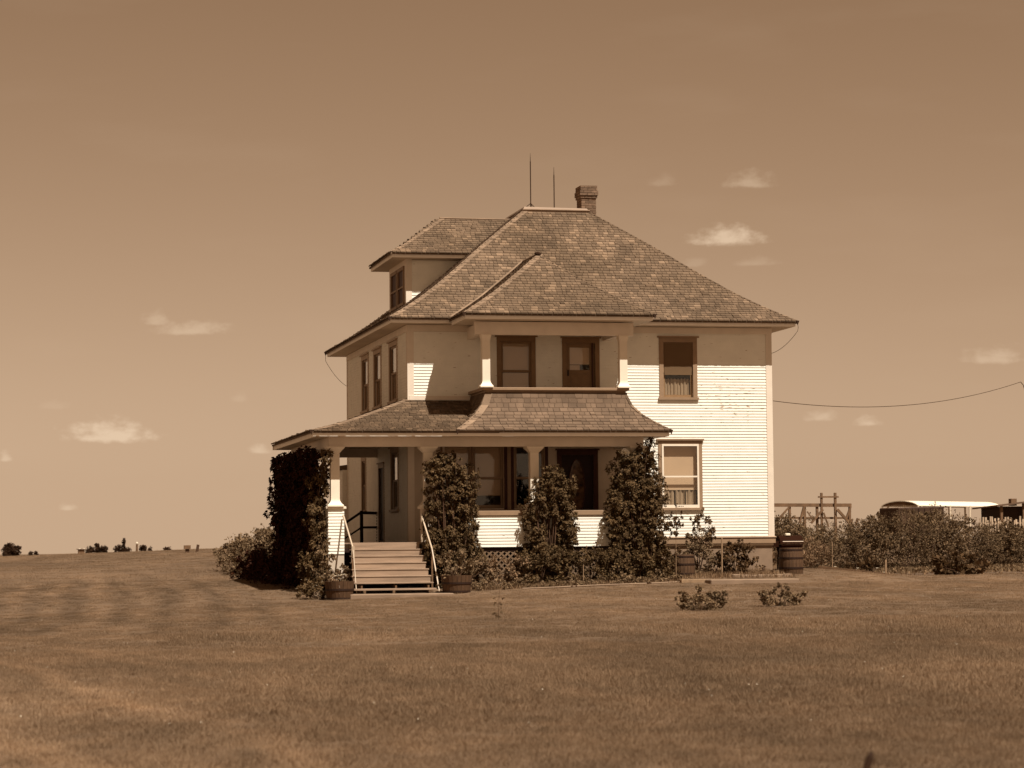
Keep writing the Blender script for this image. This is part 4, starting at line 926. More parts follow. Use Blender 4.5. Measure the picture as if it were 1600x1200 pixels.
# climbing vines on the porch posts
def vine(x, y, blobs, label, seed, size=0.064, per_m2=560, m=None, **k):
    z = gz(x, y); o = thing('climbing_vine', (x, y, z), label, 'vine', 'vines climbing the porch posts')
    foliage(o, blobs, m or M_VINE, size, per_m2, seed=seed, droop=0.8, upw=0.1, depth=0.4, bump=0.35, clump=0.6, **k)
    stems(o, (x, y, z), [(b[0], b[1], b[2]) for b in blobs], 0.03, seed=seed, wob=0.15)
    return o
Yv = -2.62
def colblobs(rows, seed, r=.25, step=.27, yd=.16):
    """rows = [(z, xl, xr)] outline of the column from the top down; filled with small overlapping clumps"""
    R = random.Random(seed); zs = [q[0] for q in rows][::-1]; L_ = [q[1] for q in rows][::-1]; R_ = [q[2] for q in rows][::-1]; out = []; z = zs[0]
    while z <= zs[-1]:
        xl, xr = float(np.interp(z, zs, L_)) + r * .8, float(np.interp(z, zs, R_)) - r * .8
        n = max(1, int(round((xr - xl) / step)) + 1)
        for k in range(n):
            x = (xl + xr) / 2 if n == 1 else xl + (xr - xl) * k / (n - 1); q = R.uniform(.8, 1.3)
            out.append((x + R.uniform(-.05, .05), Yv + R.uniform(-yd, yd * .6), z + R.uniform(-.08, .08), r * q, r * q * .95, r * q * R.uniform(.8, 1.3)))
        z += step * .85
    return out
vine(0.75, Yv, colblobs([(3.36, .02, .55), (3.05, .02, .95), (2.6, 0.0, 1.28), (1.8, 0.02, 1.34), (.9, .02, 1.40), (.2, .0, 1.45), (-.3, 0.05, 1.4)], 3),
     'leafy vine column on the porch post just right of the steps', 3)
hole = lambda P: ~(((abs(P[:, 0] - 3.02) < 0.10) & (abs(P[:, 2] - 1.78) < .12)) | ((abs(P[:, 0] - 3.42) < 0.15) & (abs(P[:, 2] - 1.18) < 0.36)))
vine(3.3, Yv, colblobs([(2.78, 3.2, 3.75), (2.5, 2.95, 3.98), (2.1, 2.85, 4.02), (1.7, 2.62, 4.06), (1.2, 2.78, 4.10), (.8, 2.8, 4.1), (.5, 2.6, 4.2)], 5, r=.22, step=.24),
     'short vine on the middle porch post, ending below its top', 5, keep=hole)
vine(6.0, Yv, colblobs([(3.42, 5.45, 6.30), (3.1, 5.30, 6.35), (2.6, 5.12, 6.52), (2.0, 5.0, 6.62), (1.2, 5.0, 6.70), (.5, 5.1, 6.66), (0.0, 5.2, 6.6)], 7),
     'broad vine mass covering the right-hand end of the porch', 7)
vine(6.35, -1.6, [(6.35, -2.2, 3.30, .22, .35, .40), (6.40, -1.9, 2.8, .24, .45, .5), (6.45, -1.8, 2.0, .25, .5, .6), (6.5, -1.8, 1.1, .25, .55, .8)], 'narrow dark vine hanging at the corner by the sunlit window', 9)
# west side curtain (its shade is also put into the leaf colour)
bl = []
for k in range(11):
    y_ = -1.2 + k * 0.68; zt2 = 3.45 + 0.12 * math.sin(k * 2.1) - (0.5 if k == 3 else 0)
    for j in range(6):
        z_ = -0.1 + j * (zt2 / 5.6); bl.append((-2.86 - 0.10 * math.sin(k * 1.7 + j), y_, z_, .30, .50, .52))
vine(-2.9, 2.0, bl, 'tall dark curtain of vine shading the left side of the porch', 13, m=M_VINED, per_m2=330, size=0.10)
vine(-2.95, -1.7, [(-2.85, -2.1, 2.35, .24, .3, .5), (-2.92, -2.2, 1.55, .28, .3, .5), (-2.8, -2.35, 0.75, .34, .35, .5), (-2.72, -2.5, 3.15, .16, .25, .28), (-3.0, -2.2, .2, .4, .4, .5)], 'ragged lighter vine clump beside the left corner post', 15, per_m2=480, size=0.08)

# shrub row along the west side of the porch and beyond: near ones have the porch shade put into their leaf colour, paler ones in the sun further back
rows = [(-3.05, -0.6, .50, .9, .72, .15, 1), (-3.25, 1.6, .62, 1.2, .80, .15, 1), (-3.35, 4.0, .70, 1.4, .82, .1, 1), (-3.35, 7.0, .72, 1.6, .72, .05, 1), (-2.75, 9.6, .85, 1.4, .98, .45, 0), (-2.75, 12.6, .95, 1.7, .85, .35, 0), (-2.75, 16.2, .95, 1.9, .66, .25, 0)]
for i, (x, y, rx, ry, rz, zc_, dk) in enumerate(rows):
    R = random.Random(40 + i); B = [(0, 0, zc_, rx, ry, rz)]
    for k in range(7): B.append((R.uniform(-.7, .7) * rx, R.uniform(-.8, .8) * ry, zc_ + R.uniform(.1, .8) * rz, rx * .38, ry * .38, rz * .36))
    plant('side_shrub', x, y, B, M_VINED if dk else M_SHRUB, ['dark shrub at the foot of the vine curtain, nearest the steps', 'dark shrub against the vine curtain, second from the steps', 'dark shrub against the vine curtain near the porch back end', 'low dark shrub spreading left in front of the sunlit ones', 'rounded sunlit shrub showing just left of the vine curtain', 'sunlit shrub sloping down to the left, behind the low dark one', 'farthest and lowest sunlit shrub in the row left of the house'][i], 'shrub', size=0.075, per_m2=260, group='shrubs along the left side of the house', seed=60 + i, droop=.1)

# bed plants under the porch parapet
i = 0
bed = [(1.55, -3.0, .42, .30, .9), (2.35, -3.05, .5, .34, .85), (3.0, -3.1, .5, .36, 1.05), (3.75, -3.05, .5, .38, 1.0), (4.4, -3.1, .48, .36, 1.0), (5.05, -3.2, .5, .36, .95), (5.7, -3.3, .45, .36, 0.85), (6.35, -3.3, .45, .4, .9)]
names = ['low leafy plant in front of the lattice beside the first vine', 'weedy plant under the lattice panel', 'dark leafy bush under the middle vine', 'dark bush right of the middle vine foot', 'dense dark bush under the right parapet panel', 'dense dark bush left of the right-hand vine', 'bush at the foot of the broad right-hand vine', 'bush beside the dark barrel at the house corner']
for (x, y, rx, ry, h) in bed:
    R = random.Random(80 + i); B = [(0, 0, h * .4, rx, ry, h * .5)]
    hh = h if i > 1 else h * .75
    for k in range(5): B.append((R.uniform(-.6, .6) * rx, R.uniform(-.4, .2) * ry, hh * R.uniform(.45, .85), rx * .42, ry * .5, hh * .22))
    plant('bed_bush', x, y, B, M_PALEPL if i < 2 else M_VINE, names[i], 'bush', size=0.065, per_m2=430, group='bushes along the porch front', seed=100 + i); i += 1
# low ground cover in front of the bed (nobody could count it)
def cover(name, x0, x1, y0, y1, n, hmax, m, label, seed, templ='blade', curve=None, size=None):
    r = np.random.default_rng(seed); X = r.uniform(x0, x1, n); Y = r.uniform(y0, y1, n)
    if curve is not None: msk = curve(X, Y); X, Y = X[msk], Y[msk]
    n = len(X); P = np.stack([X, Y, ground_z(X, Y) - 0.01], 1)
    d = np.stack([r.normal(0, .35, n), r.normal(0, .35, n), np.ones(n)], 1); nn = np.stack([r.normal(0, 1, n), r.normal(0, 1, n), np.full(n, .25)], 1)
    me = leaf_mesh(P, d, nn, (size or hmax) * r.uniform(.35, 1, n), templ, name); o = link(name, me, None, m); o['kind'] = 'stuff'; o['label'] = label; o['category'] = 'ground cover'
cover('flower_bed_growth', 0.9, 6.9, -4.1, -3.2, 5000, 0.16, M_GRASSY, 'low weedy growth edging the flower bed below the porch', 21)
foliage(None, [(x_, -3.75 + .1 * math.sin(x_ * 3), gz(x_, -3.7) + .05, .34, .32, .16 + .09 * math.sin(x_ * 5.3)) for x_ in np.arange(1.0, 6.9, .33)], M_SHRUB, .055, 420, name='flower_bed_leaves', seed=25)
fb2_ = bpy.data.objects['flower_bed_leaves']; fb2_['kind'] = 'stuff'; fb2_['label'] = 'low leafy plants along the front of the flower bed'; fb2_['category'] = 'ground cover'
cover('wall_bed_growth', 6.9, 10.2, -3.2, -0.3, 5000, 0.18, M_GRASSY, 'low weeds in the bed under the sunlit wall', 22)
cover('garden_growth', 11.5, 30, 2.5, 14.0, 3500, 0.13, M_GRASSY, 'low garden weeds in front of the hedge', 23, templ='oval')
cover('hedge_foot_growth', 12.0, 34, 6.0, 17.0, 16000, 0.16, M_SHRUB, 'low leafy weeds at the foot of the hedge', 24, templ='oval')

# plants by the right wall
plant('bed_bush', 7.15, -1.8, [(0, 0, .28, .45, .4, .35), (.2, -.1, .5, .25, .2, .25)], M_SHRUB, 'small leafy bush between the dark barrel and the tall lilies', 'bush', size=.08, per_m2=260, seed=130)
plant('tall_leafy_plant', 7.9, -1.6, [(0, 0, .45, .42, .35, .45), (.1, 0, .95, .30, .25, .40), (.25, 0, 1.35, .16, .14, .28), (-.1, 0, 1.45, .12, .12, .24), (.05, 0, 1.62, .10, .10, .2), (.38, 0, 1.05, .12, .1, .2), (-.25, 0, .9, .14, .12, .25), (.45, 0, 1.2, .07, .07, .12)], M_SHRUB, 'tall spiky plant in front of the sunlit wall', 'plant', size=.06, per_m2=800, seed=131, nst=7)
plant('rounded_bush', 8.9, -1.7, [(0, 0, .42, .48, .4, .42), (.05, 0, .68, .30, .28, .26), (.35, 0, .40, .28, .25, .28), (-.3, 0, .38, .26, .24, .3)], M_DKLEAF, 'rounded broad-leaved bush against the concrete foundation', 'bush', size=.085, per_m2=380, seed=132)
plant('small_plant', 9.75, -1.6, [(0, 0, .14, .22, .18, .14)], M_PALEPL, 'tiny pale plant by the foundation corner', 'plant', size=.07, per_m2=260, seed=133)
plant('small_plant', 8.35, -1.75, [(0, 0, .14, .2, .18, .16)], M_PALEPL, 'tiny pale plant left of the rounded bush', 'plant', size=.07, per_m2=260, seed=134, templ='lance')
# staked sapling in front of the wall
def sapling(x, y, h, label, top, seed, bare=False, r=0.012):
    z = gz(x, y); o = thing('sapling', (x, y, z), label, 'sapling'); q = MB(); q.tube([(x, y, z - .05), (x + .01, y, z + h * .5), (x + .03, y, z + h)], r, 5, r * .5)
    q.build('trunk', M_STEM if bare else M_STAKE, o); foliage(o, [(x + a, y + b, z + c, d, d * .8, e) for a, b, c, d, e in top], M_DKLEAF if not bare else M_SHRUB, .05 if not bare else .04, 620, seed=seed)
sapling(6.55, -4.0, 1.90, 'thin sapling with leafy top in front of the sunlit wall', [(.05, 0, 1.80, .13, .25), (.02, 0, 1.45, .20, .22), (.10, 0, 1.62, .14, .16), (-.08, 0, 1.25, .10, .1), (.05, 0, .9, .07, .12), (-.02, 0, .5, .06, .1), (.04, 0, .2, .10, .1)], 140)
sapling(-2.0, -21.5, .62, 'bare spindly seedling alone in the front lawn', [(0, 0, .10, .10, .10), (.08, 0, .30, .03, .12), (-.06, 0, .35, .02, .10)], 141, bare=True, r=.005)
# lawn shrubs
plant('lawn_shrub', 2.35, -20.6, [(0, 0, .17, .46, .40, .17), (-.32, 0, .28, .17, .16, .14), (.30, 0, .24, .20, .2, .13), (.02, 0, .38, .20, .18, .12), (.48, 0, .28, .10, .1, .08)], M_SHRUB, 'low bushy shrub in the lawn, directly below the thin sapling', 'shrub', size=.055, per_m2=900, group='two shrubs set in the front lawn', seed=150, nst=9, stem_r=.007, templ='oval')
plant('lawn_shrub', 4.15, -20.2, [(0, 0, .15, .40, .36, .15), (-.34, 0, .20, .15, .15, .12), (.34, 0, .18, .18, .18, .10), (.0, 0, .33, .14, .14, .15), (.50, 0, .24, .08, .1, .05)], M_SHRUB, 'low bushy shrub in the lawn, below the large barrel', 'shrub', size=.055, per_m2=800, group='two shrubs set in the front lawn', seed=151, nst=9, stem_r=.007)

# ------------------------------------------------------------------ barrels, grill, slabs
def barrel(x, y, r, h, label, half=True, group='wooden barrel planters', z=None, bulge=.06):
    z = gz(x, y) if z is None else z; o = thing('half_barrel' if half else 'barrel', (x, y, z), label, 'planter' if half else 'barrel', group)
    n = 22
    for k in range(n):
        q = MB(); a0, a1 = 2 * math.pi * (k + .03) / n, 2 * math.pi * (k + .97) / n; lv = 7; pts = []
        for j in range(lv):
            t = j / (lv - 1)
            rr = r * ((0.84 + 0.16 * t) if half else (0.90 + 0.10 * math.sin(math.pi * t) ** .8)); pts += [(x + rr * math.cos(a0), y + rr * math.sin(a0), z + h * t), (x + rr * math.cos(a1), y + rr * math.sin(a1), z + h * t), (x + (rr - .03) * math.cos(a1), y + (rr - .03) * math.sin(a1), z + h * t), (x + (rr - .03) * math.cos(a0), y + (rr - .03) * math.sin(a0), z + h * t)]
        fs = []
        for j in range(lv - 1):
            b = 4 * j; fs += [(b, b + 1, b + 5, b + 4), (b + 1, b + 2, b + 6, b + 5), (b + 2, b + 3, b + 7, b + 6), (b + 3, b, b + 4, b + 7)]
        fs += [(3, 2, 1, 0), (4 * lv - 4, 4 * lv - 3, 4 * lv - 2, 4 * lv - 1)]
        q.poly(pts, fs); q.build('stave', M_BARREL, o)
    for t in ((.10, .56) if half else (.08, .34, .66, .92)):
        rr = r * ((0.84 + 0.16 * t) if half else (0.90 + 0.10 * math.sin(math.pi * t) ** .8)) + .008
        MB().lathe(x, y, [(rr - .02, z + h * t - .025), (rr, z + h * t - .025), (rr + .003, z + h * t + .025), (rr - .02, z + h * t + .025)], 28).build('hoop', M_HOOP, o)
    MB().lathe(x, y, [(.01, z + h * .86), (r * .93 - .02, z + h * .86 + .001), (r * .93 - .02, z + h * .88), (.01, z + h * .9)], 24).build('soil' if half else 'barrel_head', M_SOIL if half else M_BARREL, o)
    return o
barrel(-2.66, -4.75, .39, .49, 'half-barrel planter left of the porch steps with pale flowers', z=gz(-2.66, -4.75) - .02)
barrel(0.52, -4.2, .42, .47, 'half-barrel planter right of the porch steps under leafy growth', z=gz(.52, -4.2) - .02)
barrel(7.22, -2.3, .34, .80, 'dark upright barrel beside the broad porch vine', half=False, group='upright old barrels', z=-.30)
barrel(10.55, -1.7, .345, .86, 'large upright barrel at the right-hand house corner', half=False, group='upright old barrels', z=-.20)
plant('potted_plant', 0.52, -4.2, [(0, 0, .62, .40, .36, .26), (-.25, .05, .78, .2, .2, .2), (.2, 0, .8, .22, .2, .2)], M_SHRUB, 'leafy plant growing in the half-barrel right of the steps', 'plant', size=.08, per_m2=240, seed=160)
o = plant('potted_plant', -2.66, -4.75, [(0, 0, .55, .32, .32, .12)], M_PALEPL, 'low plant in the half-barrel left of the steps', 'plant', size=.06, per_m2=220, seed=161)
def petals(parent, pts, r, seed, name='flower'):
    R = np.random.default_rng(seed); n = len(pts) * 5; P = np.repeat(np.array(pts, float), 5, 0) - np.array(WLOC[parent.name]); a = np.tile(np.arange(5) * 1.2566, len(pts))
    d = np.stack([np.cos(a), np.sin(a), np.full(n, .35)], 1); me = leaf_mesh(P, d, np.tile([0., 0., 1.], (n, 1)), np.full(n, r), 'quad', name); return link(name, me, parent, M_PETAL)
R = random.Random(9); petals(o, [(-2.66 + R.uniform(-.22, .18), -4.75 + R.uniform(-.3, .0), gz(-2.66, -4.75) + .60 + R.uniform(0, .06)) for _ in range(34)], .034, 1)
o = plant('flowering_plant', -3.15, -4.2, [(0, 0, .22, .42, .40, .25), (-.35, 0, .12, .3, .3, .2), (.25, .1, .34, .28, .28, .22)], M_VINE, 'spreading plant with small white flowers left of the half-barrel', 'plant', size=.065, per_m2=330, seed=162)
petals(o, [(-3.15 + R.uniform(-.6, .4), -4.2 + R.uniform(-.45, -.1), gz(-3.15, -4.2) + R.uniform(.06, .5)) for _ in range(22)], .026, 2)
plant('leafy_bush', -2.50, -3.35, [(0, 0, .42, .34, .36, .42), (-.28, 0, .62, .26, .26, .35), (.22, 0, .30, .25, .28, .3), (-.32, .3, .95, .26, .28, .32)], M_SHRUB, 'leafy bush between the left handrail and the corner pedestal', 'bush', size=.075, per_m2=260, seed=163)
plant('leafy_bush', 0.55, -3.35, [(0, 0, .5, .42, .35, .5), (.4, 0, .7, .3, .3, .4), (.7, 0, .4, .4, .35, .45)], M_SHRUB, 'feathery bush at the foot of the vine right of the steps', 'bush', size=.075, per_m2=260, seed=164)
# grill
gx, gy = 11.2, 0.4; gzv_ = -0.1
o = thing('barbecue_grill', (gx, gy, gzv_), 'black barbecue grill with closed lid behind the large barrel', 'grill')
q = MB()
for dx in (-.3, .3):
    for dy in (-.2, .2): q.bar((gx + dx, gy + dy, gzv_), (gx + dx * .9, gy + dy, gzv_ + .6), .035)
q.build('frame', M_BLACK, o)
MB().hexa([(gx - .28, gy - .22, gzv_ + .58), (gx + .28, gy - .22, gzv_ + .58), (gx + .28, gy + .22, gzv_ + .58), (gx - .28, gy + .22, gzv_ + .58)], [(gx - .34, gy - .26, gzv_ + .86), (gx + .34, gy - .26, gzv_ + .86), (gx + .34, gy + .26, gzv_ + .86), (gx - .34, gy + .26, gzv_ + .86)]).build('firebox', M_BLACK, o, bevel=.02)
q = MB(); n = 9; pts = []
for k in range(n):
    t = math.pi * k / (n - 1); pts += [(gx - .35, gy - .27 * math.cos(t), gzv_ + .87 + .24 * math.sin(t)), (gx + .35, gy - .27 * math.cos(t), gzv_ + .87 + .24 * math.sin(t))]
q.poly(pts, [(2 * k, 2 * k + 1, 2 * k + 3, 2 * k + 2) for k in range(n - 1)] + [tuple(range(0, 2 * n, 2))[::-1], tuple(range(1, 2 * n, 2)), (0, 2 * n - 2, 2 * n - 1, 1)]); q.build('lid', M_BLACK, o)
q = MB(); q.tube([(gx - .30, gy - .33, gzv_ + .93), (gx + .32, gy - .33, gzv_ + .93)], .018, 6); q.build('handle', M_METALR, o)
MB().box(gx - .60, gx - .36, gy - .2, gy + .2, gzv_ + .78, gzv_ + .95).build('side_shelf', M_BLACK, o)
tagt(MB().box(gx - .14, gx + .0, gy - .15, gy - .03, gzv_ + 1.10, gzv_ + 1.17).build('white_dish', M_PETAL, None, bevel=.015), 'small white dish on top of the black grill', 'dish')
# slabs and edging
tagt(MB().box(-2.42, 0.30, -5.0, -3.9, -0.72, gz(-1, -4.9) + .085).build('concrete_slab', M_CONC, None, bevel=.02), 'concrete landing slab at the foot of the porch steps', 'slab')
tagt(MB().box(7.25, 9.72, -4.9, -4.35, -0.6, gz(8.5, -4.6) + .10).build('concrete_slab', M_CONC, None, bevel=.02), 'long concrete edging slab in the lawn below the sunlit wall', 'slab')
tagt(MB().box(6.6, 7.35, -4.35, -4.15, -0.6, gz(7, -4.2) + .07).build('board', M_STAKE, None, bevel=.01), 'short pale board lying left of the long edging slab', 'board')
rb = thing('raised_bed', (9.3, -2.6, gz(9.3, -2.6)), 'low raised bed with pale stone edging at the foundation', 'garden bed')
for k in range(7):
    x0 = 8.45 + k * .245; MB().box(x0, x0 + .235, -2.95 + rnd.uniform(-.02, .02), -2.80, -.4, -.06 + rnd.uniform(-.02, .015)).build('edging_stone', M_CONC, rb, bevel=.015)
MB().box(8.45, 10.15, -2.78, -.4, -.5, -.11).build('soil', M_SOIL, rb)
so_ = MB()
for i_ in range(24):
    xa, xb = 12.2 + i_ * .8, 12.2 + (i_ + 1) * .8
    ya0, yb0, ya1, yb1 = 1.8 + i_ * .30, 1.8 + (i_ + 1) * .30, 6.6 + i_ * .42, 6.6 + (i_ + 1) * .42
    for j_ in range(4):
        f0, f1 = j_ / 4, (j_ + 1) / 4; P4 = [(xa, ya0 + (ya1 - ya0) * f0), (xb, yb0 + (yb1 - yb0) * f0), (xb, yb0 + (yb1 - yb0) * f1), (xa, ya0 + (ya1 - ya0) * f1)]
        so_.poly([(p[0], p[1], gz(*p) + .035) for p in P4], [(0, 1, 2, 3)])
o = so_.build('garden_soil', M_SOIL2, None); o['kind'] = 'structure'
# curved edging of the flower bed
eb = thing('bed_edging', (4, -4.1, gz(4, -4.1)), 'thin pale edging strip along the front of the flower bed', 'edging')
q = MB(); q.tube([(x, -4.12 - .12 * math.sin((x - 2) * .8), gz(x, -4.15) + .015) for x in np.linspace(2.3, 6.9, 24)], .022, 5); q.build('edging_strip', M_CONC, eb)
# stakes
def stake(x, y, h, r, label, m=M_STAKE, z=None):
    z = gz(x, y) if z is None else z; return tagt(MB().bar((x, y, z - .1), (x + .01, y, z + h), r).build('garden_stake', m, None), label, 'stake')
stake(8.35, -2.3, 1.05, .035, 'upright stake left of the rounded bush by the wall'); stake(4.05, -3.75, .55, .02, 'thin pale stake in the flower bed below the middle vine')

# ------------------------------------------------------------------ right-hand background
def px_on(X, Y): return (X, Y, gz(X, Y))
# hedge shrubs
hed = []
R = random.Random(77)
for i in range(15):
    x = 12.4 + i * 1.12; y = 8.0 + i * 0.72 + R.uniform(-.5, .5); h = 1.55 + R.uniform(-.22, .22) + (0.2 if 5 < i < 9 else 0) - (0.12 if 8 < i < 13 else 0) - (0.3 if i > 12 else 0)
    hed.append((x, y, h))
pos_words = ['hedge shrub right behind the house corner and grill', 'hedge shrub under the left end of the timber frame', 'hedge shrub behind the grill, second from the house', 'hedge shrub under the tall double posts', 'hedge shrub in front of the frame braces', 'hedge shrub below the right end of the timber frame', 'hedge shrub between the frame and the white shelter', 'tall hedge shrub before the dark trailer left end', 'tall hedge shrub before the middle of the dark trailer', 'tall hedge shrub before the right end of the dark trailer', 'hedge shrub below the white shelter middle post', 'hedge shrub with a dark hollow below the shelter', 'hedge shrub below the shelter right-hand posts', 'hedge shrub before the picket fence', 'hedge shrub at the right edge by the dark shed']
for i, (x, y, h) in enumerate(hed):
    RR = random.Random(200 + i); B = [(0, 0, h * .48, 1.1, 1.0, h * .5)]
    for k in range(9): B.append((RR.uniform(-.8, .8), RR.uniform(-.8, .4), h * RR.uniform(.3, .95), RR.uniform(.25, .42), RR.uniform(.25, .4), RR.uniform(.18, .32)))
    plant('hedge_shrub', x, y, B, M_HEDGE, pos_words[i], 'shrub', size=.070, per_m2=300, group='hedge shrubs behind the garden on the right', seed=220 + i, nst=6, stem_r=.02, droop=.0, upw=.5, templ='lance' if i % 3 == 0 else 'oval')
# brush mound and broad-leaved clumps
plant('feathery_mound', 12.9, 4.6, [(0, 0, .38, .80, .7, .42), (.4, 0, .5, .5, .5, .4), (-.4, 0, .4, .5, .5, .35)], M_PALEPL, 'soft pale feathery mound right of the large barrel', 'bush', size=.11, per_m2=330, seed=300, templ='lance', upw=1.0, droop=0)
plant('broad_leaved_clump', 14.3, 3.2, [(0, 0, .25, .42, .4, .28), (.25, 0, .14, .3, .3, .2)], M_DKLEAF, 'dark broad-leaved clump right of the feathery mound', 'plant', size=.16, per_m2=110, seed=301, upw=.8)
plant('broad_leaved_clump', 15.75, -1.2, [(0, 0, .28, .72, .6, .30), (.45, 0, .2, .4, .4, .25), (-.45, 0, .18, .38, .4, .22)], M_DKLEAF, 'large dark broad-leaved clump in the garden at the right', 'plant', size=.17, per_m2=95, seed=302, upw=.6)
stake(15.1, 3.0, .55, .05, 'short weathered post in the garden before the hedge'); stake(19.2, 5.5, .45, .04, 'thin garden post near the right-hand hedge'); stake(13.9, 4.4, .95, .02, 'thin leaning cane in front of the hedge')
q = MB(); q.bar((12.5, 1.6, gz(12.5, 1.6) + .06), (14.4, 0.2, gz(14.4, .2) + .05), .10, .08); tagt(q.build('fallen_timber', M_TIMBER, None), 'long dark timber lying on the grass right of the barrel', 'timber')
fl = thing('white_flower_cluster', (14.9, 4.6, gz(14.9, 4.6)), 'few bright white flowers at the foot of the hedge', 'flower')
petals(fl, [(14.9 + R.uniform(-.9, .9), 4.6 + R.uniform(-.2, .2), gz(14.9, 4.6) + R.uniform(.05, .3)) for _ in range(9)], .07, 5)
stems(fl, (14.9, 4.6, gz(14.9, 4.6)), [(14.9 + R.uniform(-.5, .5), 4.6, gz(14.9, 4.6) + .22) for _ in range(5)], .008)

# timber corral frame (distance ~112 m from the camera)
FY = 36.5; A0 = 22.6; A1 = 26.15
def fx(px): return 22.71 + (px - 1210) * (26.06 - 22.71) / 122.0
def fz(py): return 2.50 - (py - 790) * 112 / 3987.0
tf = thing('timber_frame', (24.4, FY, gz(24.4, FY)), 'open frame of weathered posts, rails and braces behind the hedge', 'timber frame')
def member(nm, p0, p1, w_, y=0.0): MB().bar((fx(p0[0]), FY + y, fz(p0[1])), (fx(p1[0]), FY + y, fz(p1[1])), w_, w_, (0, 1, 0)).build(nm, M_TIMBER, tf)
member('rail', (1185, 789.5), (1332, 790.5), .15); member('rail', (1208, 809.5), (1332, 810.5), .09, .14); member('rail', (1275, 777.5), (1309, 777.5), .07, -.16)
for px_, t_, w2 in ((1281, 771, .09), (1304, 771, .10)): member('post', (px_, t_), (px_, 850), w2, -.12)
for px_ in (1229, 1254, 1275, 1330): member('post', (px_, 791), (px_ - (1 if px_ == 1330 else 0), 850), .10, .02)
member('brace', (1227, 793), (1205, 815), .07, -.1); member('brace', (1252, 792), (1244, 818), .09, -.1); member('brace', (1282, 797), (1262, 818), .09, -.22); member('brace', (1283, 802), (1291, 824), .06, -.22)
member('brace', (1306, 797), (1333, 826), .11, -.22); member('brace', (1330, 793), (1322, 812), .08, -.1); member('brace', (1257, 800), (1266, 812), .05, -.1)
q = MB(); q.bar((fx(1331), FY, fz(820)), (fx(1334), FY, fz(812)), .06); q.bar((fx(1339), FY, fz(822)), (fx(1343), FY, fz(811)), .08); q.build('stub_post', M_TIMBER, tf)

# white arched shelter
sh_ = thing('arched_shelter', (52, 93, gz(52, 93)), 'long open shelter with white curved tin roof on thin posts', 'shelter')
p0 = Vector((48.95, 90.8, 0)); p1 = Vector((57.6, 97.3, 0)); ax = (p1 - p0).normalized(); pr = Vector((ax.y, -ax.x, 0))   # toward camera side
wid = 1.55; nR = 10; ML = (p1 - p0).length; TH = 3.42
q = MB(); pts = []
for s_ in (0, 1):
    for k in range(nR + 1):
        t = math.pi * (0.12 + 0.76 * k / nR); pts.append(p0 + ax * ML * s_ + pr * (wid * math.cos(t)) + Vector((0, 0, TH - .13 + .52 * math.sin(t) - .12)))
for s_ in (0, 1):
    for k in range(nR + 1):
        t = math.pi * (0.12 + 0.76 * k / nR); v = p0 + ax * ML * s_ + pr * (wid * math.cos(t)) + Vector((0, 0, TH - .13 + .52 * math.sin(t) - .17)); pts.append(v)
m_ = nR + 1; fs = []
for k in range(nR): fs += [(k, k + 1, m_ + k + 1, m_ + k), (2 * m_ + k, 3 * m_ + k, 3 * m_ + k + 1, 2 * m_ + k + 1), (k, 2 * m_ + k, 2 * m_ + k + 1, k + 1), (m_ + k, m_ + k + 1, 3 * m_ + k + 1, 3 * m_ + k)]
fs += [(0, m_, 3 * m_, 2 * m_), (nR, 2 * m_ + nR, 3 * m_ + nR, m_ + nR)]
q.poly([tuple(p) for p in pts], fs); q.build('curved_roof', M_TIN, sh_, smooth=False)
q = MB(); e = [p for p in pts[:m_]]; q.poly([tuple(p + ax * .02) for p in e] + [tuple(e[0] + ax * .02), tuple(e[-1] + ax * .02)], [tuple(range(m_))]); q.build('end_panel', M_TIMBER, sh_)
for f_i in (0.0, .38, .62, .80, 1.0):
    for sd in (1, -1):
        b_ = p0 + ax * (ML * f_i * .985 + .06) + pr * (wid * .90 * sd); MB().box(b_.x - .05, b_.x + .05, b_.y - .05, b_.y + .05, gz(b_.x, b_.y) - .2, TH - .03).build('post', M_CREAM, sh_)
b_ = p0 + ax * .1 + pr * (wid * .9); q = MB(); q.bar(b_ + Vector((0, 0, TH - .5)), b_ + ax * .45 + Vector((0, 0, TH - .1)), .07); b2_ = p0 + ax * .1 - pr * (wid * .9); q.bar(b2_ + Vector((0, 0, TH - .5)), b2_ + pr * .5 + Vector((0, 0, TH - .1)), .07); q.build('brace', M_CREAM, sh_)
# dark stock trailer under the shelter
tr_ = thing('dark_trailer', (48, 86.5, gz(48, 86.5)), 'dark boxy trailer parked by the white-roofed shelter', 'trailer')
c0, c1 = Vector((47.1, 86.1, 0)), Vector((50.6, 87.0, 0)); tx = (c1 - c0).normalized(); ty = Vector((-tx.y, tx.x, 0)) * 2.2; g0 = gz(48, 86.5)
q = MB(); b = [c0, c1, c1 + ty, c0 + ty]; q.hexa([v + Vector((0, 0, g0 + .5)) for v in b], [v + Vector((0, 0, 3.16 + (0.08 if i in (1, 2) else 0))) for i, v in enumerate(b)]); q.build('box_body', M_TANK, tr_, bevel=.06)
q = MB()
for f_i in np.linspace(.05, .95, 8):
    v = c0 + (c1 - c0) * f_i - ty.normalized() * .03; q.box(v.x - .03, v.x + .03, v.y - .02, v.y + .02, g0 + .6, 3.1)
q.build('rib', M_SHED, tr_)
for f_i in (.3, .45):
    v = c0 + (c1 - c0) * f_i; q = MB(); n = 16
    pts = [(v.x + .35 * math.cos(2 * math.pi * k / n), v.y - .06, g0 + .35 + .35 * math.sin(2 * math.pi * k / n)) for k in range(n)]; pts += [(p[0], p[1] + .2, p[2]) for p in pts]
    q.poly(pts, [tuple(range(n)), tuple(range(2 * n - 1, n - 1, -1))] + [(k, (k + 1) % n, (k + 1) % n + n, k + n) for k in range(n)]); q.build('wheel', M_BLACK, tr_)
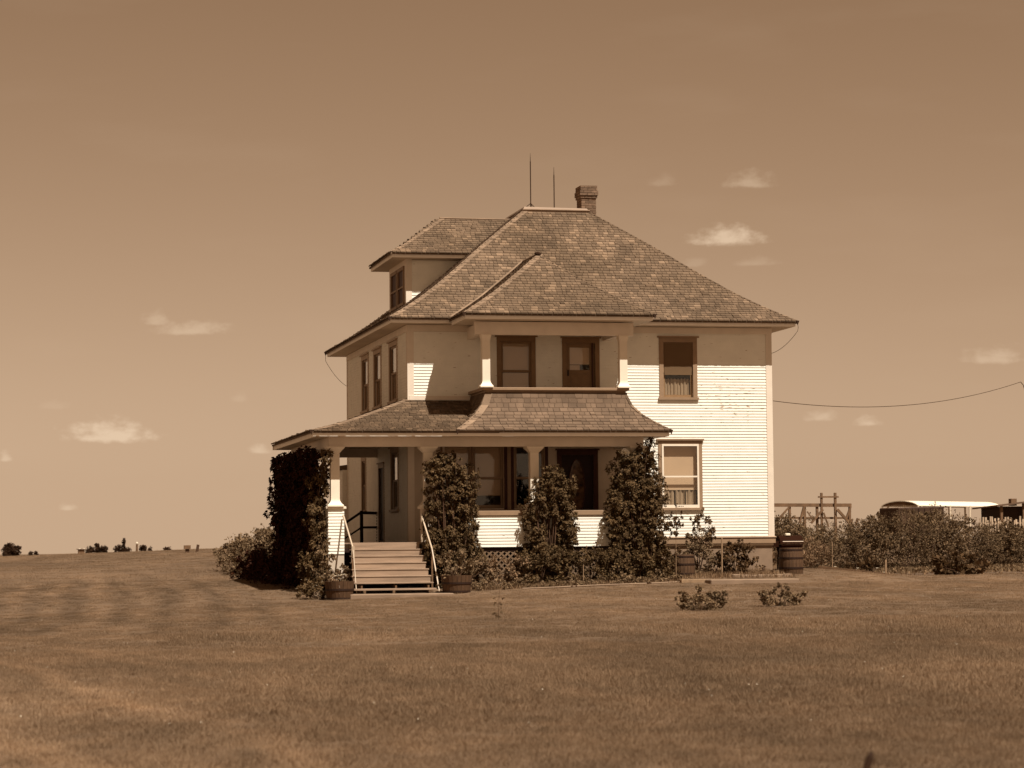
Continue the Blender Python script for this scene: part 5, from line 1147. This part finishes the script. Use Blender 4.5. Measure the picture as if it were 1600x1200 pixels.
# shed at the right edge
sd = thing('dark_shed', (50, 71, gz(50, 71)), 'dark open-fronted shed at the right edge of the picture', 'shed')
g0 = gz(50, 71); q = MB(); q.box(47.75, 54, 71.0, 74, g0 - .2, 2.95); q.build('wall', M_SHED, sd)
q = MB(); q.hexa([(47.3, 70.5, 2.93), (54.5, 70.5, 3.75), (54.5, 74.3, 3.65), (47.3, 74.3, 2.83)], [(47.3, 70.5, 3.02), (54.5, 70.5, 3.84), (54.5, 74.3, 3.74), (47.3, 74.3, 2.92)]); q.build('roof', M_SHEDR, sd)
for x in (47.6, 49.0, 51.2): MB().box(x, x + .14, 70.7, 70.84, g0 - .2, 3.0 + (x - 47.6) * .09).build('post', M_TIMBER, sd)
q = MB(); q.box(48.75, 49.1, 71.8, 72.2, 3.0, 3.42); q.build('roof_vent', M_TIMBER, sd)
# picket fence
pf_ = thing('picket_fence', (38, 47, gz(38, 47)), 'short run of pale uneven pickets before the dark shed', 'fence')
RR = random.Random(5)
for k in range(26):
    x = 36.6 + k * .13; y = 47.4 - k * .02; h = 2.03 + RR.uniform(-.14, .06); MB().bar((x, y, gz(x, y) - .1), (x + RR.uniform(-.06, .06), y, h), .085, .02, (0, 1, 0)).build('picket', M_PICKET, pf_)
for zz_ in (.9, 1.75): MB().bar((36.5, 47.45, zz_), (40, 46.95, zz_), .03, .08).build('rail', M_PICKET, pf_)

# utility pole just outside the frame and the sagging service line
PXp, PYp = 25.45, 15.6
up_ = thing('utility_pole', (PXp, PYp, gz(PXp, PYp)), 'service pole at the right edge whose insulator holds the house line', 'utility pole')
q = MB(); q.tube([(PXp + .18, PYp, gz(PXp, PYp) - .3), (PXp + .18, PYp, 7.2)], .12, 10, .09); q.build('pole', M_TIMBER, up_)
q = MB(); q.bar((PXp - .12, PYp, 6.35), (PXp + .5, PYp, 6.35), .07, .07); q.build('bracket', M_TIMBER, up_)
q = MB(); q.lathe(PXp - .1, PYp, [(.02, 6.05), (.05, 6.08), (.03, 6.14), (.05, 6.2), (.03, 6.3), (.02, 6.34)], 8); q.build('insulator', M_CREAM, up_)
q = MB(); q.tube([(PXp - .38, PYp, 6.53), (PXp - .28, PYp, 6.42), (PXp - .22, PYp, 6.22), (PXp - .12, PYp, 6.10)], .014, 5); q.build('drop_wire', M_WIRE, up_)
q = MB(); A_, B_ = Vector((WX + .05, -0.02, 4.88)), Vector((PXp - .38, PYp, 6.53)); q.tube([A_.lerp(B_, k / 30) - Vector((0, 0, .47 * 4 * (k / 30) * (1 - k / 30))) for k in range(31)], .010, 5)
tagt(q.build('service_line', M_WIRE, None), 'sagging cable from the right house corner to the pole', 'cable')

# foreground leaning stake (dark), bottom right
q = MB(); q.tube([(-8.12, -58.66, gz(-8.1, -58.7) - .1), (-8.05, -58.66, -.40), (-8.020, -58.665, -.310)], .021, 8, .019); q.tube([(-8.020, -58.665, -.310), (-8.014, -58.667, -.285)], .015, 8, .008)
tagt(q.build('leaning_stake', M_IRON, None), 'dark leaning stake tip poking up at the bottom right', 'stake')

# ------------------------------------------------------------------ left horizon
def D(px, py, Z):
    d = fwd + r2 * ((px - 800) / F_PX) - u2 * ((py - 600) / F_PX); p = CAM + d * Z; return p
def far_tree(px, base, top, wpx, Z, label, seed, group='far trees and bushes on the left horizon', slim=False):
    b = D(px, base, Z); t = D(px, top, Z); s = Z / F_PX; h = (t - b).z; w2 = wpx * s / 2; z = b.z
    o = thing('far_tree', (b.x, b.y, z), label, 'tree', group); RR = random.Random(seed); h += 3.5 * s; B = [(b.x, b.y, z + h * .45, w2 * .85, w2 * .7, h * .46)]
    for k in range(8 if not slim else 4): B.append((b.x + RR.uniform(-.65, .65) * w2, b.y + RR.uniform(-.5, .5) * w2, z + h * RR.uniform(.25, .78 if not slim else .9), w2 * RR.uniform(.25, .45), w2 * .4, h * RR.uniform(.14, .24)))
    foliage(o, B, M_FARTREE, .55 * max(h, 2.2) / 6, 24 if w2 > 2 else 50, 'quad', name='crown', seed=seed, depth=.6)
    q = MB(); q.tube([(b.x, b.y, z - 1), (b.x, b.y, z + h * .6)], .12 * h / 4, 6, .05); q.build('trunk', M_STEM, o)
_gz = ground_z
def ground_z(X, Y):      # foliage clipping only: far plants stand beyond the crest
    return np.where(np.asarray(Y, float) > 300, -50.0, _gz(X, Y))
far_tree(18, 873, 852, 33, 800, 'round dark tree at the far left of the horizon', 401)
far_tree(48, 870, 864, 9, 800, 'tiny bush right of the round dark tree', 402); far_tree(56, 870, 864, 8, 800, 'second tiny bush right of the round dark tree', 403)
far_tree(141, 868, 856, 16, 800, 'low dark bush just right of the tiny pale-roofed hut', 404); far_tree(153, 868, 850.5, 10, 800, 'taller narrow bush right of the tiny hut', 405); far_tree(162, 868, 855, 14, 800, 'rounded bush left of the gap on the horizon', 406)
far_tree(184, 867, 855, 14, 800, 'bush right of the gap on the horizon', 407); far_tree(193, 867, 847, 6, 800, 'slim poplar-like tree on the horizon', 408, slim=True); far_tree(199, 867, 857, 14, 800, 'low bush right of the slim tree', 409)
far_tree(224, 865, 854, 13, 800, 'bush just right of the tall post with the pale top', 410); far_tree(235, 865, 857, 8, 800, 'last low bush right of the tall post', 411)
far_tree(262, 862, 858, 12, 300, 'flat low scrub on the horizon mid-way to the house', 412)
hp = D(127, 866, 800); s = 800 / F_PX
o = thing('far_hut', (hp.x, hp.y, hp.z), 'tiny hut with pale roof lights on the left horizon', 'hut')
MB().box(hp.x - 5 * s, hp.x + 5 * s, hp.y - 1, hp.y + 1.5, hp.z - .5, hp.z + 7 * s).build('wall', M_TIMBER, o); MB().box(hp.x - 7 * s, hp.x + 7 * s, hp.y - 1.3, hp.y + 2, hp.z + 7 * s, hp.z + 8.3 * s).build('roof', M_SHEDR, o)
q = MB(); q.box(hp.x - 4 * s, hp.x - 1.5 * s, hp.y - 1.2, hp.y - .6, hp.z + 8.3 * s, hp.z + 9.3 * s); q.box(hp.x + 3 * s, hp.x + 5 * s, hp.y - 1.2, hp.y - .6, hp.z + 8.3 * s, hp.z + 9.3 * s); q.build('roof_light', M_TIN, o)
pp = D(214, 866, 800); o = thing('far_post', (pp.x, pp.y, pp.z), 'tall dark post with a bright top on the left horizon', 'post')
q = MB(); q.tube([(pp.x, pp.y, pp.z - .5), (pp.x, pp.y, pp.z + 16 * s)], 2.0 * s, 8, 1.6 * s); q.build('shaft', M_TIMBER, o); q = MB(); q.lathe(pp.x, pp.y, [(.1, pp.z + 16 * s), (1.8 * s, pp.z + 16.6 * s), (1.8 * s, pp.z + 18 * s), (.1, pp.z + 19 * s)], 8); q.build('bright_top', M_TIN, o)
for (px_, w3, t3, lab, nm, cat) in ((293, 10, 852, 'small box on a post on the horizon left of the house', 'post_box', 'box'), (308, 4, 851, 'short leaning fence post on the left horizon', 'fence_post', 'post'), (357, 4, 852.5, 'small dark fence post beside the shrub row', 'fence_post', 'post')):
    b = D(px_, 862, 122); t = D(px_, t3, 122); g_ = float(_gz(b.x, b.y)); s2 = 122 / F_PX; o = thing(nm, (b.x, b.y, g_), lab, cat)
    if nm == 'post_box':
        MB().box(b.x - w3 * s2 / 2, b.x + w3 * s2 / 2, b.y, b.y + .3, t.z - .18, t.z).build('box', M_TIMBER, o); MB().box(b.x - .09, b.x + .09, b.y + .05, b.y + .2, g_ - .1, t.z - .18).build('post', M_STEM, o)
    else: MB().bar((b.x - .03, b.y, g_ - .1), (b.x + .05, b.y, t.z), w3 * s2).build('post', M_STEM, o)

# ------------------------------------------------------------------ grass (instanced tufts on points)
def make_tuft(name, n, rad, h, seed, lean=.45):
    r = np.random.default_rng(seed); a = r.uniform(0, 6.283, n); rr = rad * np.sqrt(r.random(n)); P = np.stack([rr * np.cos(a), rr * np.sin(a), np.full(n, -.01)], 1)
    d = np.stack([r.normal(0, lean, n), r.normal(0, lean, n), np.ones(n)], 1); nn = np.stack([r.normal(0, 1, n), r.normal(0, 1, n), np.full(n, .6)], 1)
    me = leaf_mesh(P, d, nn, h * r.uniform(.4, 1, n), 'blade', name); me.materials.append(M_GRASS); return bpy.data.objects.new(name, me)
def grass_points(n, d0, d1, seed):
    r = np.random.default_rng(seed); dd = np.sqrt(r.uniform(d0 ** 2, d1 ** 2, n)); aa = r.uniform(YAW - .235, YAW + .235, n)
    return CAM.x + dd * np.sin(aa), CAM.y + dd * np.cos(aa), dd
def grass_object(name, X, Y, scale, tufts, label, seed):
    r = np.random.default_rng(seed); n = len(X); me = bpy.data.meshes.new(name); me.vertices.add(n)
    me.vertices.foreach_set('co', np.stack([X, Y, _gz(X, Y)], 1).ravel().astype(np.float32))
    for nm, arr in (('sc', scale), ('rot', r.uniform(0, 6.283, n))):
        at = me.attributes.new(nm, 'FLOAT', 'POINT'); at.data.foreach_set('value', np.asarray(arr, np.float32))
    o = link(name, me, None, M_GRASS); o['kind'] = 'stuff'; o['label'] = label; o['category'] = 'grass'
    ng = bpy.data.node_groups.new(name + '_nodes', 'GeometryNodeTree'); ng.interface.new_socket('Geometry', in_out='INPUT', socket_type='NodeSocketGeometry'); ng.interface.new_socket('Geometry', in_out='OUTPUT', socket_type='NodeSocketGeometry')
    N = ng.nodes; gi = N.new('NodeGroupInput'); go = N.new('NodeGroupOutput'); iop = N.new('GeometryNodeInstanceOnPoints'); g2 = N.new('GeometryNodeGeometryToInstance')
    for t in tufts:
        oi = N.new('GeometryNodeObjectInfo'); oi.inputs['Object'].default_value = t; oi.inputs['As Instance'].default_value = True; ng.links.new(oi.outputs['Geometry'], g2.inputs[0])
    ng.links.new(g2.outputs[0], iop.inputs['Instance']); iop.inputs['Pick Instance'].default_value = True
    ri = N.new('FunctionNodeRandomValue'); ri.data_type = 'INT'; ri.inputs['Min'].default_value if False else None
    for s_ in ri.inputs:
        if s_.type == 'INT' and s_.name == 'Max': s_.default_value = len(tufts) - 1
        if s_.type == 'INT' and s_.name == 'Min': s_.default_value = 0
    ro = [s_ for s_ in ri.outputs if s_.type == 'INT'][0]; ng.links.new(ro, iop.inputs['Instance Index'])
    a1 = N.new('GeometryNodeInputNamedAttribute'); a1.data_type = 'FLOAT'; a1.inputs['Name'].default_value = 'sc'; a2 = N.new('GeometryNodeInputNamedAttribute'); a2.data_type = 'FLOAT'; a2.inputs['Name'].default_value = 'rot'
    cb = N.new('ShaderNodeCombineXYZ'); ng.links.new(a2.outputs[0], cb.inputs[2]); ng.links.new(cb.outputs[0], iop.inputs['Rotation']); ng.links.new(a1.outputs[0], iop.inputs['Scale'])
    ng.links.new(gi.outputs[0], iop.inputs['Points']); ng.links.new(iop.outputs[0], go.inputs[0])
    md = o.modifiers.new('grass', 'NODES'); md.node_group = ng
    return o
def lawn_mask(X, Y):
    k = np.ones(len(X), bool)
    k &= ~((X > -3.3) & (X < 6.6) & (Y > -3.2) & (Y < 5.8)); k &= ~((X > -0.5) & (X < WX + .3) & (Y > -.6) & (Y < DY + 2.8))
    k &= ~((X > -2.5) & (X < .35) & (Y > -5.05) & (Y < -2)); k &= ~((X > 7.2) & (X < 9.8) & (Y > -5) & (Y < -4.3)); k &= ~((X > 8.4) & (X < 10.2) & (Y > -3) & (Y < 0))
    k &= ~((X > 12.2) & (X < 31) & (Y > 1.8 + (X - 12.2) * .375) & (Y < 6.6 + (X - 12.2) * .525))
    return k
tn = [make_tuft('grass_tuft', 90, .20, .060, 500 + i, .7) for i in range(4)]
tt_ = [make_tuft('grass_tuft', 44, .24, .095, 520 + i, .5) for i in range(3)]
tf_ = [make_tuft('grass_tuft', 70, .50, .07, 540 + i) for i in range(3)]
X, Y, dd = grass_points(19000, 13, 38, 1); k = lawn_mask(X, Y); X, Y = X[k], Y[k]
grass_object('lawn_grass', X, Y, nrng.uniform(.6, 1.25, len(X)), tn, 'short mown lawn grass in the foreground', 1)
X, Y, dd = grass_points(26000, 38, 80, 2); k = lawn_mask(X, Y); X, Y = X[k], Y[k]
grass_object('lawn_grass', X, Y, nrng.uniform(.5, 1.1, len(X)), tn, 'short lawn grass around the house', 2)
X, Y, dd = grass_points(15000, 80, 150, 3); k = lawn_mask(X, Y); X, Y = X[k], Y[k]
grass_object('field_grass', X, Y, nrng.uniform(.6, 1.3, len(X)), tf_, 'dry field grass beyond the house', 3)
X, Y, dd = grass_points(9000, 17, 46, 4)
pn = np.sin(X * .45 + 1.3 * np.sin(Y * .11)) * .5 + np.sin(Y * .38 + X * .13) * .6 + nrng.normal(0, .25, len(X))
k = lawn_mask(X, Y) & (X > -9.5 + (Y + 50) * .02) & ((pn > .35) | ((dd > 23) & (dd < 31) & (nrng.random(len(X)) < .75))); X, Y = X[k], Y[k]
grass_object('tall_grass', X, Y, nrng.uniform(.5, 1.2, len(X)), tt_, 'slightly taller uncut grass strip crossing the lawn', 4)
# small pale weed flowers dotted through the lawn
X, Y, dd = grass_points(300, 20, 62, 9); k = lawn_mask(X, Y); X, Y = X[k], Y[k]; n = len(X)
me = leaf_mesh(np.stack([X, Y, _gz(X, Y) + nrng.uniform(.05, .12, n)], 1), nrng.normal(size=(n, 3)), np.tile([0., -.6, 1.], (n, 1)), nrng.uniform(.006, .015, n), 'quad', 'lawn_flowers')
o = link('lawn_flowers', me, None, M_PETAL); o['kind'] = 'stuff'; o['label'] = 'scattered tiny pale weed flowers in the lawn'; o['category'] = 'wildflowers'
